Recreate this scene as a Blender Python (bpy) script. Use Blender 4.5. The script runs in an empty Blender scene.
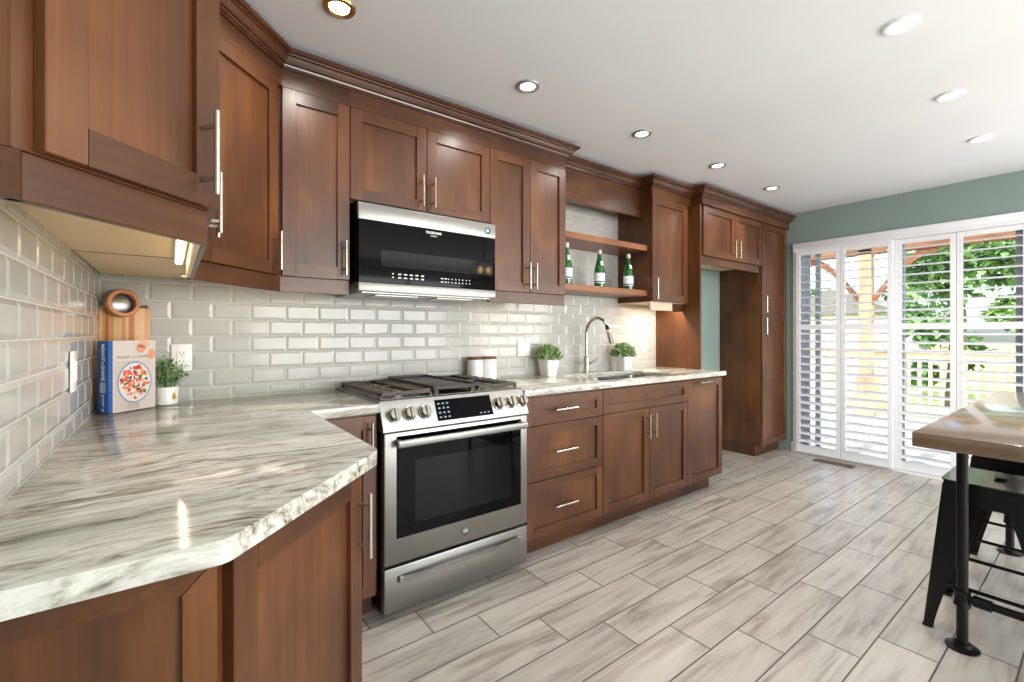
import bpy, bmesh, math, random
from mathutils import Vector, Matrix
rnd = random.Random(7)
S = bpy.context.scene
COL = S.collection
PI = math.pi

# ------------------------------------------------------------------ camera
TH = math.radians(53.15)
cam_d = bpy.data.cameras.new('camera')
cam = bpy.data.objects.new('camera', cam_d); COL.objects.link(cam)
cam.location = (0.2403, -2.491, 1.212)
cam.rotation_euler = (PI/2, 0, TH - PI/2)
cam_d.sensor_width = 36.0
cam_d.lens = 455.4/1024*36
cam_d.shift_y = -(341-332.9)/1024
cam_d.clip_start = 0.02
S.camera = cam

# ------------------------------------------------------------------ light
EXPOSURE = 0.10
CAN_POWER = 4.5
S.view_settings.view_transform = 'Standard'
S.view_settings.look = 'None'
S.view_settings.gamma = 1.0
S.view_settings.exposure = EXPOSURE
S.view_settings.use_curve_mapping = False
w = bpy.data.worlds.new('sky'); S.world = w; w.use_nodes = True
wn = w.node_tree.nodes; wl = w.node_tree.links
sky = wn.new('ShaderNodeTexSky'); sky.sky_type = 'NISHITA'; sky.sun_disc = False
sky.sun_elevation = math.radians(52); sky.sun_rotation = math.radians(250)
sky.dust_density = 3.0
wl.new(sky.outputs[0], wn['Background'].inputs[0])
wn['Background'].inputs[1].default_value = 0.85
sun_d = bpy.data.lights.new('sun', 'SUN'); sun_d.energy = 7.0; sun_d.angle = 0.02; sun_d.color = (1, .95, .86)
sun = bpy.data.objects.new('sun', sun_d); COL.objects.link(sun)
sun.rotation_euler = Vector((.12, .55, -.82)).to_track_quat('-Z', 'Y').to_euler()

def area(name, loc, rot, sx, sy, power, color=(1, 1, 1), spread=PI):
    d = bpy.data.lights.new(name, 'AREA'); d.shape = 'RECTANGLE'; d.size = sx; d.size_y = sy
    d.energy = power; d.color = color; d.spread = spread
    o = bpy.data.objects.new(name, d); COL.objects.link(o); o.location = loc; o.rotation_euler = rot
    return o
# fill light added at an unseen wide window behind the camera
area('window_fill', (2.95, -5.62, 1.35), (PI/2+.16, 0, 0), 3.3, 1.6, 190, (1, .99, .975))
# second added fill, at an unseen side window of the dining end
area('side_window_fill', (5.25, -4.3, 1.35), (PI/2+.30, 0, PI/2), 2.0, 1.5, 110, (1, .99, .975))
# unseen upward fill added behind the camera, like a flash bounced off the ceiling
area('bounced_flash_fill', (.9, -3.5, 1.0), (PI, 0, 0), 1.2, 1.2, 24, (1, 1, 1))
try:
    S.cycles.use_denoising = True
    S.cycles.max_bounces = 10
    S.cycles.sample_clamp_indirect = 6
    S.cycles.caustics_reflective = False; S.cycles.caustics_refractive = False
except Exception: pass

# ------------------------------------------------------------------ materials
def lin(c):
    return tuple((v/12.92 if v <= .04045 else ((v+.055)/1.055)**2.4) for v in [x/255 for x in c]) + (1,)

def mat(name, col=(200, 200, 200), rough=.5, metal=0.0, coat=0.0, spec=.5, trans=0.0, ior=1.45, alpha=1.0, emit=None, estr=0.0):
    m = bpy.data.materials.new(name); m.use_nodes = True
    b = m.node_tree.nodes['Principled BSDF']
    b.inputs['Base Color'].default_value = lin(col)
    b.inputs['Roughness'].default_value = rough; b.inputs['Metallic'].default_value = metal
    b.inputs['Coat Weight'].default_value = coat; b.inputs['Coat Roughness'].default_value = .08
    b.inputs['Specular IOR Level'].default_value = spec
    b.inputs['Transmission Weight'].default_value = trans; b.inputs['IOR'].default_value = ior
    b.inputs['Alpha'].default_value = alpha
    if emit:
        b.inputs['Emission Color'].default_value = lin(emit); b.inputs['Emission Strength'].default_value = estr
    return m

def N(m, t, **k):
    n = m.node_tree.nodes.new(t)
    for a, v in k.items(): setattr(n, a, v)
    return n
def L(m, a, b): m.node_tree.links.new(a, b)
def B(m): return m.node_tree.nodes['Principled BSDF']

def ramp(m, stops, interp='LINEAR'):
    r = N(m, 'ShaderNodeValToRGB'); r.color_ramp.interpolation = interp
    e = r.color_ramp.elements
    while len(e) < len(stops): e.new(.5)
    for i, (p, c) in enumerate(stops):
        e[i].position = p; e[i].color = lin(c)
    return r

def coords(m, scale, randomize=0.0, rot=(0, 0, 0)):
    tc = N(m, 'ShaderNodeTexCoord')
    src = tc.outputs['Object']
    if randomize:
        oi = N(m, 'ShaderNodeObjectInfo')
        mul = N(m, 'ShaderNodeVectorMath', operation='SCALE'); mul.inputs[0].default_value = (7.3, 3.1, 5.7)
        L(m, oi.outputs['Random'], mul.inputs['Scale'])
        ad = N(m, 'ShaderNodeVectorMath', operation='ADD')
        L(m, src, ad.inputs[0]); L(m, mul.outputs[0], ad.inputs[1]); src = ad.outputs[0]
    mp = N(m, 'ShaderNodeMapping'); mp.inputs['Scale'].default_value = scale; mp.inputs['Rotation'].default_value = rot
    L(m, src, mp.inputs['Vector'])
    return mp.outputs[0], src

def noise(m, vec, scale=1.0, detail=4.0, rough=.55, dist=0.0):
    n = N(m, 'ShaderNodeTexNoise'); n.inputs['Scale'].default_value = scale
    n.inputs['Detail'].default_value = detail; n.inputs['Roughness'].default_value = rough; n.inputs['Distortion'].default_value = dist
    L(m, vec, n.inputs['Vector']); return n.outputs[0]

def mixf(m, a, b, fac):
    n = N(m, 'ShaderNodeMix', data_type='FLOAT'); n.inputs[0].default_value = fac
    L(m, a, n.inputs[2]); L(m, b, n.inputs[3]); return n.outputs[0]

def bump(m, h, strength=.1, dist=.01):
    n = N(m, 'ShaderNodeBump'); n.inputs['Strength'].default_value = strength; n.inputs['Distance'].default_value = dist
    L(m, h, n.inputs['Height']); L(m, n.outputs[0], B(m).inputs['Normal'])

def wood(name, dark, mid, light, grain='v', rough=.36, coat=.14, fine=44, blotch=4.2):
    m = mat(name, mid, rough, coat=coat)
    B(m).inputs['Coat Roughness'].default_value = .22 if coat < .9 else .1
    sc = {'v': (fine, fine, 1.3), 'h': (1.3, fine, fine), 'y': (fine, 1.3, fine)}[grain]
    v, src = coords(m, sc, 1.0)
    g = noise(m, v, 1.0, 5, .6, .6)
    bsc = {'v': (1, 1, .45), 'h': (.45, 1, 1), 'y': (1, .45, 1)}[grain]
    mp = N(m, 'ShaderNodeMapping'); mp.inputs['Scale'].default_value = bsc; L(m, src, mp.inputs[0])
    bl = noise(m, mp.outputs[0], blotch, 3, .5, .4)
    x = mixf(m, g, bl, .70)
    r = ramp(m, [(.22, dark), (.5, mid), (.80, light)])
    L(m, x, r.inputs[0]); L(m, r.outputs[0], B(m).inputs['Base Color'])
    bump(m, g, .03, .003)
    return m

WV = wood('stained_maple_vertical', (43, 23, 11), (84, 48, 24), (128, 80, 42), 'v')
WH = wood('stained_maple_horizontal', (42, 23, 11), (80, 46, 23), (120, 75, 39), 'h')
WY = wood('stained_maple_depth', (41, 22, 11), (78, 45, 23), (116, 72, 38), 'y')
WOOD = [WV, WH, WY]
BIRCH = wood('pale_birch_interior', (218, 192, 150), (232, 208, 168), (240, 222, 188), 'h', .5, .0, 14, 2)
RAIL_LIT = wood('lit_rail_tone', (176, 156, 132), (196, 178, 156), (212, 196, 176), 'h', .4, .1, 14, 2)  # pale colour stands in for light caught on this rail front
SHELFW = wood('lighter_stained_shelf', (84, 50, 29), (124, 80, 50), (156, 108, 72), 'h')
CROWNW = wood('glossy_dark_crown', (40, 21, 11), (70, 38, 20), (104, 62, 34), 'h', .2, .6)
BOARDW = wood('acacia_board', (140, 84, 46), (184, 126, 80), (222, 178, 130), 'v', .45, .05, 34, 16)
def striped():
    m = BOARDW; tc = N(m, 'ShaderNodeTexCoord'); mp = N(m, 'ShaderNodeMapping'); mp.inputs['Scale'].default_value = (17, .02, .15); mp.inputs['Location'].default_value = (3.3, 0, 0)
    L(m, tc.outputs['Object'], mp.inputs[0]); n = noise(m, mp.outputs[0], 1.0, 1, .4)
    r = ramp(m, [(0, (150, 84, 44)), (.40, (206, 150, 98)), (.47, (232, 196, 150)), (.56, (186, 118, 70)), (.63, (160, 96, 56))], 'CONSTANT'); L(m, n, r.inputs[0])
    old = B(m).inputs['Base Color'].links[0].from_socket
    mx = N(m, 'ShaderNodeMix', data_type='RGBA'); mx.inputs[0].default_value = .62; L(m, old, mx.inputs[6]); L(m, r.outputs[0], mx.inputs[7]); L(m, mx.outputs[2], B(m).inputs['Base Color'])
striped()
RINGW = wood('acacia_ring', (150, 90, 46), (180, 116, 66), (196, 136, 84), 'h', .4, .1, 20, 6)
TABLEW = wood('table_oak', (104, 82, 66), (132, 106, 86), (156, 128, 106), 'h', .16, 1.0, 24, 3)
LIDW = wood('lid_wood', (90, 54, 34), (112, 70, 45), (130, 86, 58), 'h', .5, .0, 30, 6)

def brushed(name, col, rough=.3, axis='h'):
    m = mat(name, col, rough, metal=1.0)
    B(m).inputs['Anisotropic'].default_value = .4
    return m
STEEL = brushed('brushed_stainless', (150, 148, 144), .4)
KNOBM = mat('knob_chrome', (178, 172, 160), .16, metal=1.0)
EMBL = mat('emblem_grey', (92, 90, 88), .3, metal=.6)
STEEL_D = brushed('smooth_stainless', (150, 149, 146), .35)  # slightly smoother stainless for cooktop well, underside grille and ring inset
NICKEL = mat('satin_nickel', (196, 187, 172), .26, metal=1.0)
CHROME = mat('polished_chrome', (215, 214, 212), .08, metal=1.0)
CANTRIM = mat('satin_can_trim', (150, 148, 144), .4, metal=.4)
BRASS = mat('warm_reflector', (202, 168, 110), .2, metal=1.0)
FAUCET = mat('faucet_nickel', (176, 170, 160), .22, metal=1.0)
BLACKG = mat('black_glass', (6, 6, 7), .05, spec=.10)
WINDG = mat('oven_window_glass', (17, 17, 18), .06, spec=.16)
MWWIN = mat('microwave_window_mesh', (30, 30, 31), .05, spec=.15)
BLACKP = mat('black_enamel', (10, 10, 10), .35, spec=.3)
IRON = mat('cast_iron', (72, 60, 52), .5, spec=.5)
GRIDDLE = mat('griddle_iron', (52, 48, 45), .45)
BURN = mat('burner_alloy', (170, 168, 164), .35, metal=.9)
WHITE = mat('white_paint', (232, 233, 236), .42)
PLATE = mat('white_plastic', (238, 237, 233), .3)
CERAM = mat('white_ceramic', (236, 234, 230), .3, coat=.3)
BLACKM = mat('black_metal', (9, 9, 9), .27, spec=.4)
SEATM = mat('black_gloss_seat', (12, 12, 12), .2, spec=.5, coat=.6)
PIPE = mat('black_iron_pipe', (11, 10, 10), .36, spec=.35)
PRINTW = mat('white_print', (220, 220, 218), .5)
PRINTB = mat('blue_print', (40, 70, 130), .5)
TEALP = mat('teal_sticker', (28, 92, 96), .5)
REDP = mat('red_print', (190, 40, 40), .5)
DARKP = mat('dark_grey_print', (70, 70, 72), .5)
GREYB = mat('button_blue_grey', (122, 138, 156), .5)
SINKM = brushed('sink_steel', (150, 150, 148), .3)
BOOKB = mat('book_blue_cloth', (34, 84, 152), .5)
BOOKW = mat('book_cover_paper', (206, 197, 188), .3, coat=.2)
PAGES = mat('book_pages', (232, 226, 212), .7)
GOLD = mat('gold_print', (190, 150, 80), .4)
SOIL = mat('potting_soil', (58, 44, 34), .9)
VENTM = mat('vent_bronze', (122, 104, 86), .45, metal=.3)

# painted surfaces with very slight mottling
def paint(name, col, rough=.6, amt=3):
    m = mat(name, col, rough)
    v, _ = coords(m, (1, 1, 1)); n = noise(m, v, 1.5, 2, .5)
    c0 = tuple(max(0, c-amt) for c in col); c1 = tuple(min(255, c+amt) for c in col)
    r = ramp(m, [(.3, c0), (.7, c1)]); L(m, n, r.inputs[0]); L(m, r.outputs[0], B(m).inputs['Base Color'])
    return m
TEAL = paint('sage_teal_wall_paint', (134, 151, 146))
CEIL = paint('ceiling_white_paint', (224, 225, 228), .7, 2)
CREAMW = paint('plain_room_wall_paint', (214, 214, 210), .7, 2)

def tile_mat():
    m = mat('glazed_grey_tile', (180, 179, 175), .13, spec=.4)
    v, _ = coords(m, (1, 1, 1)); n = noise(m, v, 5, 2, .5)
    r = ramp(m, [(.3, (174, 173, 168)), (.7, (186, 184, 179))]); L(m, n, r.inputs[0]); L(m, r.outputs[0], B(m).inputs['Base Color'])
    return m
TILE = tile_mat()
GROUT = mat('tile_grout', (206, 203, 197), .8)

def granite():
    m = mat('veined_granite', (210, 208, 200), .11, spec=.5)
    v, src = coords(m, (1, 1, 1), 0)
    # warp
    nz = N(m, 'ShaderNodeTexNoise'); nz.inputs['Scale'].default_value = 2.2; nz.inputs['Detail'].default_value = 3
    L(m, src, nz.inputs['Vector'])
    sub = N(m, 'ShaderNodeVectorMath', operation='SUBTRACT'); L(m, nz.outputs['Color'], sub.inputs[0]); sub.inputs[1].default_value = (.5, .5, .5)
    scv = N(m, 'ShaderNodeVectorMath', operation='MULTIPLY'); L(m, sub.outputs[0], scv.inputs[0]); scv.inputs[1].default_value = (.3, .20, .2)
    ad = N(m, 'ShaderNodeVectorMath', operation='ADD'); L(m, src, ad.inputs[0]); L(m, scv.outputs[0], ad.inputs[1])
    mp = N(m, 'ShaderNodeMapping'); mp.inputs['Scale'].default_value = (3.0, 25, 18); mp.inputs['Rotation'].default_value = (0, 0, math.radians(-7))
    L(m, ad.outputs[0], mp.inputs[0])
    a = noise(m, mp.outputs[0], 1.0, 10, .68, .6)
    mp2 = N(m, 'ShaderNodeMapping'); mp2.inputs['Scale'].default_value = (11, 80, 60); mp2.inputs['Rotation'].default_value = (0, 0, math.radians(-4))
    L(m, ad.outputs[0], mp2.inputs[0])
    b = noise(m, mp2.outputs[0], 1.0, 8, .65, .5)
    x = mixf(m, a, b, .46)
    r = ramp(m, [(.33, (62, 62, 57)), (.40, (116, 113, 102)), (.45, (166, 161, 148)), (.505, (200, 196, 186)), (.57, (220, 218, 211)), (.64, (192, 190, 178)), (.74, (156, 148, 132))])
    L(m, x, r.inputs[0])
    # grey-blue drifts
    mp3 = N(m, 'ShaderNodeMapping'); mp3.inputs['Scale'].default_value = (.8, 3.4, 3); L(m, ad.outputs[0], mp3.inputs[0])
    c = noise(m, mp3.outputs[0], 1.3, 3, .5)
    r2 = ramp(m, [(.42, (255, 255, 255)), (.62, (206, 208, 206))]); L(m, c, r2.inputs[0])
    mx = N(m, 'ShaderNodeMix', data_type='RGBA', blend_type='MULTIPLY'); mx.inputs[0].default_value = 1
    L(m, r.outputs[0], mx.inputs[6]); L(m, r2.outputs[0], mx.inputs[7])
    L(m, mx.outputs[2], B(m).inputs['Base Color'])
    return m
GRAN = granite()

def floor_mat():
    m = mat('wood_look_porcelain', (190, 182, 172), .3)
    at = N(m, 'ShaderNodeAttribute', attribute_name='plank')
    tc = N(m, 'ShaderNodeTexCoord')
    mul = N(m, 'ShaderNodeVectorMath', operation='SCALE'); L(m, at.outputs['Color'], mul.inputs[0]); mul.inputs['Scale'].default_value = 37
    ad = N(m, 'ShaderNodeVectorMath', operation='ADD'); L(m, tc.outputs['Object'], ad.inputs[0]); L(m, mul.outputs[0], ad.inputs[1])
    mp = N(m, 'ShaderNodeMapping'); mp.inputs['Scale'].default_value = (1.9, 22, 1); L(m, ad.outputs[0], mp.inputs[0])
    a = noise(m, mp.outputs[0], 1, 6, .62, .8)
    mp2 = N(m, 'ShaderNodeMapping'); mp2.inputs['Scale'].default_value = (2.2, 8, 1); L(m, ad.outputs[0], mp2.inputs[0])
    b = noise(m, mp2.outputs[0], 1, 3, .5, .5)
    x = mixf(m, a, b, .4)
    r = ramp(m, [(.27, (112, 104, 96)), (.39, (150, 142, 133)), (.50, (176, 169, 160)), (.68, (190, 184, 175))])
    L(m, x, r.inputs[0])
    sep = N(m, 'ShaderNodeSeparateColor'); L(m, at.outputs['Color'], sep.inputs[0])
    mr = N(m, 'ShaderNodeMapRange'); mr.inputs['To Min'].default_value = .9; mr.inputs['To Max'].default_value = 1.04; L(m, sep.outputs[0], mr.inputs[0])
    hs = N(m, 'ShaderNodeHueSaturation'); L(m, mr.outputs[0], hs.inputs['Value']); L(m, r.outputs[0], hs.inputs['Color'])
    L(m, hs.outputs[0], B(m).inputs['Base Color'])
    return m
FLOORM = floor_mat()
FGROUT = mat('floor_grout', (120, 112, 105), .9)

def glass_mat(name, col, rough=0.0, alpha_t=True):
    # thin glazing: mostly clear, a little mirror
    m = bpy.data.materials.new(name); m.use_nodes = True
    nt = m.node_tree; out = nt.nodes['Material Output']; nt.nodes.remove(nt.nodes['Principled BSDF'])
    t = nt.nodes.new('ShaderNodeBsdfTransparent'); t.inputs[0].default_value = lin(col)
    g = nt.nodes.new('ShaderNodeBsdfGlossy'); g.inputs['Roughness'].default_value = .02
    f = nt.nodes.new('ShaderNodeFresnel'); f.inputs[0].default_value = 1.45
    x = nt.nodes.new('ShaderNodeMixShader')
    nt.links.new(f.outputs[0], x.inputs[0]); nt.links.new(t.outputs[0], x.inputs[1]); nt.links.new(g.outputs[0], x.inputs[2])
    nt.links.new(x.outputs[0], out.inputs[0]); return m
PANE = glass_mat('clear_window_glass', (244, 248, 247))
LANT = glass_mat('lantern_glass', (250, 236, 205))
BOTTLE = mat('green_bottle_glass', (24, 120, 44), .05, trans=.55, ior=1.5, coat=.3)
EMIT_CAN = mat('lamp_bulb_face', (255, 255, 250), .5, emit=(255, 250, 240), estr=14)
EMIT_LED = mat('led_tube', (255, 245, 220), .5, emit=(255, 240, 205), estr=4)
EMIT_DIM = mat('dimmed_led_tube', (240, 225, 195), .5, emit=(255, 225, 180), estr=1.2)
EMIT_BULB = mat('warm_bulb', (255, 220, 160), .5, emit=(255, 205, 130), estr=40)

def leafm(name, a, b, rough=.5):
    m = mat(name, a, rough)
    v, _ = coords(m, (1, 1, 1)); n = noise(m, v, 40, 2, .5)
    r = ramp(m, [(.3, a), (.7, b)]); L(m, n, r.inputs[0]); L(m, r.outputs[0], B(m).inputs['Base Color'])
    return m
LEAF = leafm('boxwood_leaf', (92, 130, 70), (182, 202, 146))
HERB = leafm('herb_leaf', (96, 134, 80), (158, 186, 128))
def treem(name, a, b):
    m = mat(name, a, .6)
    v, _ = coords(m, (1, 1, 1)); n = noise(m, v, 1.6, 3, .6)
    r = ramp(m, [(.35, a), (.65, b)]); L(m, n, r.inputs[0]); L(m, r.outputs[0], B(m).inputs['Base Color'])
    B(m).inputs['Transmission Weight'].default_value = 0.0
    return m
TREE1 = treem('maple_leaves', (80, 126, 68), (160, 194, 120))
TREE2 = treem('spruce_leaves', (66, 112, 80), (124, 164, 124))
BARK = mat('bark', (96, 78, 62), .9)
CEDAR = wood('cedar_timber', (150, 122, 96), (190, 160, 130), (214, 188, 160), 'v', .7, .0, 18, 2)
CEDARH = wood('cedar_timber_level', (104, 66, 44), (138, 92, 64), (160, 114, 84), 'y', .7, .0, 18, 2)
DECKM = wood('weathered_deck_board', (196, 178, 156), (216, 202, 184), (230, 220, 206), 'y', .8, .0, 12, 2)
RAILM = wood('pale_rail_timber', (196, 166, 128), (222, 200, 168), (236, 220, 196), 'v', .8, .0, 12, 2)
LAWN = treem('lawn_grass', (120, 142, 84), (166, 178, 120))
SIDING = mat('pale_siding', (232, 226, 214), .8)
SLATE = mat('shed_shingle', (128, 122, 118), .9)
ALU = mat('grey_blue_door_frame', (186, 194, 208), .45)
# ------------------------------------------------------------------ geometry helpers
WM = {}          # world matrices kept by hand (object -> Matrix)

class MB:
    def __init__(s, M=None): s.v = []; s.f = []; s.M = M or Matrix()
    def add(s, vs, fs, mi=0):
        o = len(s.v); s.v += [s.M @ Vector(p) for p in vs]
        s.f += [(tuple(o+i for i in f), mi) for f in fs]; return s
    def box(s, x0, x1, y0, y1, z0, z1, mi=0, b=0.0, seg=2):
        x0, x1 = min(x0, x1), max(x0, x1); y0, y1 = min(y0, y1), max(y0, y1); z0, z1 = min(z0, z1), max(z0, z1)
        vs = [(x0,y0,z0),(x1,y0,z0),(x1,y1,z0),(x0,y1,z0),(x0,y0,z1),(x1,y0,z1),(x1,y1,z1),(x0,y1,z1)]
        fs = [(0,3,2,1),(4,5,6,7),(0,1,5,4),(1,2,6,5),(2,3,7,6),(3,0,4,7)]
        if b: vs, fs = bev(vs, fs, b, seg)
        return s.add(vs, fs, mi)
    def prism(s, poly, z0, z1, mi=0, b=0.0, seg=2):
        n = len(poly)
        a = sum(poly[i][0]*poly[(i+1)%n][1]-poly[(i+1)%n][0]*poly[i][1] for i in range(n))
        if a < 0: poly = poly[::-1]
        vs = [(p[0], p[1], z0) for p in poly] + [(p[0], p[1], z1) for p in poly]
        fs = [tuple(range(n))[::-1], tuple(range(n, 2*n))] + [(i, (i+1) % n, n+(i+1) % n, n+i) for i in range(n)]
        if b: vs, fs = bev(vs, fs, b, seg)
        return s.add(vs, fs, mi)
    def plate(s, pts, nrm, t, mi=0):
        # a flat outline in 3D, thickened along nrm
        n = len(pts); nv = Vector(nrm).normalized()*t
        vs = [Vector(p) for p in pts] + [Vector(p)+nv for p in pts]
        fs = [tuple(range(n))[::-1], tuple(range(n, 2*n))] + [(i, (i+1) % n, n+(i+1) % n, n+i) for i in range(n)]
        return s.add(vs, fs, mi)
    def cyl(s, p, q, r0, r1=None, seg=16, mi=0, caps=True):
        r1 = r0 if r1 is None else r1
        return s.tube([p, q], [r0, r1], seg, mi, caps)
    def tube(s, pts, rad, seg=12, mi=0, caps=True):
        pts = [Vector(p) for p in pts]; n = len(pts)
        if not isinstance(rad, (list, tuple)): rad = [rad]*n
        vs = []; prev = None
        for i, p in enumerate(pts):
            d = (pts[min(i+1, n-1)] - pts[max(i-1, 0)]).normalized()
            if prev is None:
                up = Vector((0, 0, 1)) if abs(d.z) < .9 else Vector((1, 0, 0))
                u = d.cross(up).normalized()
            else:
                u = (prev - d*prev.dot(d)).normalized()
            prev = u; wv = d.cross(u)
            for k in range(seg):
                a = 2*PI*k/seg
                vs.append(p + (u*math.cos(a) + wv*math.sin(a))*rad[i])
        fs = []
        for i in range(n-1):
            for k in range(seg):
                k2 = (k+1) % seg
                fs.append((i*seg+k, i*seg+k2, (i+1)*seg+k2, (i+1)*seg+k))
        if caps: fs.append(tuple(range(seg))[::-1]); fs.append(tuple(range((n-1)*seg, n*seg)))
        return s.add(vs, fs, mi)
    def lathe(s, prof, c=(0, 0, 0), seg=24, mi=0, axis='z', close=False):
        # prof: (r, h) pairs from bottom to top
        vs = []; n = len(prof)
        for r, h in prof:
            for k in range(seg):
                a = 2*PI*k/seg; x, y = r*math.cos(a), r*math.sin(a)
                vs.append({'z': (c[0]+x, c[1]+y, c[2]+h), 'y': (c[0]+x, c[1]-h, c[2]+y), 'x': (c[0]+h, c[1]+x, c[2]+y)}[axis])
        fs = []
        for i in range(n-1 if not close else n):
            j = (i+1) % n
            for k in range(seg):
                k2 = (k+1) % seg
                fs.append((i*seg+k, i*seg+k2, j*seg+k2, j*seg+k))
        if not close:
            if prof[0][0] > 1e-6: fs.append(tuple(range(seg))[::-1])
            if prof[-1][0] > 1e-6: fs.append(tuple(range((n-1)*seg, n*seg)))
        return s.add(vs, fs, mi)
    def build(s, name, mats, parent=None, loc=None, rz=0.0, smooth=True, angle=34):
        if not isinstance(mats, (list, tuple)): mats = [mats]
        me = bpy.data.meshes.new(name)
        o = bpy.data.objects.new(name, me); COL.objects.link(o)
        if parent is not None:
            W = WM[parent.name].copy(); o.parent = parent
        else:
            lo = Vector(loc) if loc is not None else Vector((0, 0, 0))
            W = Matrix.Translation(lo) @ Matrix.Rotation(rz, 4, 'Z'); o.location = lo; o.rotation_euler = (0, 0, rz)
        WM[o.name] = W; inv = W.inverted()
        me.from_pydata([inv @ p for p in s.v], [], [f for f, _ in s.f])
        me.polygons.foreach_set('material_index', [mi for _, mi in s.f])
        for m in mats: me.materials.append(m)
        bm = bmesh.new(); bm.from_mesh(me)
        bmesh.ops.recalc_face_normals(bm, faces=bm.faces)
        bm.to_mesh(me); bm.free()
        if smooth:
            me.polygons.foreach_set('use_smooth', [True]*len(me.polygons))
            try: me.set_sharp_from_angle(angle=math.radians(angle))
            except Exception: pass
        me.update()
        return o

def bev(vs, fs, b, seg):
    bm = bmesh.new(); bv = [bm.verts.new(p) for p in vs]
    for f in fs: bm.faces.new([bv[i] for i in f])
    bmesh.ops.recalc_face_normals(bm, faces=bm.faces)
    bmesh.ops.bevel(bm, geom=list(bm.edges), offset=b, segments=seg, profile=.5, affect='EDGES', clamp_overlap=True)
    bm.verts.index_update()
    r = [v.co.copy() for v in bm.verts], [tuple(v.index for v in f.verts) for f in bm.faces]
    bm.free(); return r

def tag(o, label, cat, group=None):
    o['label'] = label; o['category'] = cat
    if group: o['group'] = group
    return o
def struct(o): o['kind'] = 'structure'; return o
def thing(name, loc, label, cat, group=None, rz=0.0):
    o = bpy.data.objects.new(name, None); COL.objects.link(o)
    o.location = loc; o.rotation_euler = (0, 0, rz); o.empty_display_size = .1
    WM[o.name] = Matrix.Translation(Vector(loc)) @ Matrix.Rotation(rz, 4, 'Z')
    return tag(o, label, cat, group)
def M_of(o): return WM[o.name].copy()
def copy_part(src, parent):
    c = src.copy(); COL.objects.link(c); c.parent = parent
    WM[c.name] = M_of(parent); return c
def copy_thing(root, loc, label, rz=0.0):
    r = root.copy(); COL.objects.link(r); r.location = loc; r.rotation_euler = (0, 0, rz); r['label'] = label
    WM[r.name] = Matrix.Translation(Vector(loc)) @ Matrix.Rotation(rz, 4, 'Z')
    for ch in list(root.children):
        c = copy_part(ch, r)
        for g in list(ch.children): copy_part(g, c)
    return r
def text_mb(txt, size, M, depth=.0006, align='CENTER', bold=False):
    cu = bpy.data.curves.new('t', 'FONT'); cu.body = txt; cu.size = size; cu.align_x = align; cu.align_y = 'CENTER'; cu.extrude = depth
    if bold: cu.offset = size*.02
    cu.resolution_u = 2
    ob = bpy.data.objects.new('t', cu); COL.objects.link(ob)
    dg = bpy.context.evaluated_depsgraph_get(); dg.update()
    me = bpy.data.meshes.new_from_object(ob.evaluated_get(dg))
    mb = MB(M); mb.add([v.co.copy() for v in me.vertices], [tuple(p.vertices) for p in me.polygons])
    bpy.data.objects.remove(ob); bpy.data.curves.remove(cu); bpy.data.meshes.remove(me)
    return mb
def facing(loc, right, up):
    r = Vector(right).normalized(); u = Vector(up).normalized(); n = r.cross(u)
    m = Matrix((r, u, n)).transposed().to_4x4(); m.translation = Vector(loc); return m

# ------------------------------------------------------------------ room shell
H = 2.43; XR = 5.342; YF = -5.7
# floor: porcelain planks 18 x 60 cm laid along the kitchen, one third stagger
def make_floor():
    base = MB(); base.box(-.1, XR+.12, YF-.1, .1, -.06, -.0025, 0)
    me_v, me_f, cols = [], [], []
    g = .0028; W_, L_ = .1805, .602
    y = -.65+4*W_; k = -4
    y1 = y
    while y1 > YF:
        y0 = y1-W_
        x = .49 + .2007*((k) % 3) - 2*L_
        while x < XR:
            a, b_ = max(x+g, 0), min(x+L_-g, XR); c, d = max(y0+g, YF), min(y1-g, 0)
            if b_ > a and d > c:
                o = len(me_v); me_v += [(a,c,0),(b_,c,0),(b_,d,0),(a,d,0)]; me_f.append((o,o+1,o+2,o+3)); cols.append((rnd.random(), rnd.random(), rnd.random(), 1))
            x += L_
        y1 = y0; k += 1
    base.add(me_v, me_f, 1)
    o = base.build('floor', [FGROUT, FLOORM], smooth=False)
    me = o.data; at = me.color_attributes.new('plank', 'FLOAT_COLOR', 'CORNER')
    fi = 0
    for p in me.polygons:
        if p.material_index == 1:
            for li in p.loop_indices: at.data[li].color = cols[fi]
            fi += 1
    struct(o)
make_floor()
b = MB(); b.box(-.12, XR+.12, YF-.12, .12, H, H+.12); struct(b.build('ceiling', CEIL))
b = MB(); b.box(-.12, XR+.12, 0, .12, -.06, H); wall_back = struct(b.build('wall_back', TEAL))
b = MB(); b.box(-.12, 0, YF-.12, 0, -.06, H); wall_left = struct(b.build('wall_left', TEAL))
DY0, DY1, DZ = -.525, -2.115, 2.06      # patio door opening
b = MB(); b.box(XR, XR+.12, DY0, 0, -.06, H); b.box(XR, XR+.12, DY1, DY0, DZ, H); b.box(XR, XR+.12, -3.25, DY1, -.06, H); b.box(XR, XR+.12, YF-.12, -5.35, -.06, H); b.box(XR, XR+.12, -5.35, -3.25, -.06, .55); b.box(XR, XR+.12, -5.35, -3.25, 2.15, H)
b.box(XR, XR+.12, DY1, DY0, -.06, -.003)
struct(b.build('wall_right', TEAL))
b = MB(); b.box(0, 1.2, YF-.12, YF, -.06, H); b.box(4.7, XR, YF-.12, YF, -.06, H); b.box(1.2, 4.7, YF-.12, YF, -.06, .5); b.box(1.2, 4.7, YF-.12, YF, 2.2, H)
struct(b.build('wall_front', CREAMW))
b = MB(); b.box(1.2, 4.7, YF-.09, YF-.03, .5, .56); b.box(1.2, 4.7, YF-.09, YF-.03, 2.14, 2.2)
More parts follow.
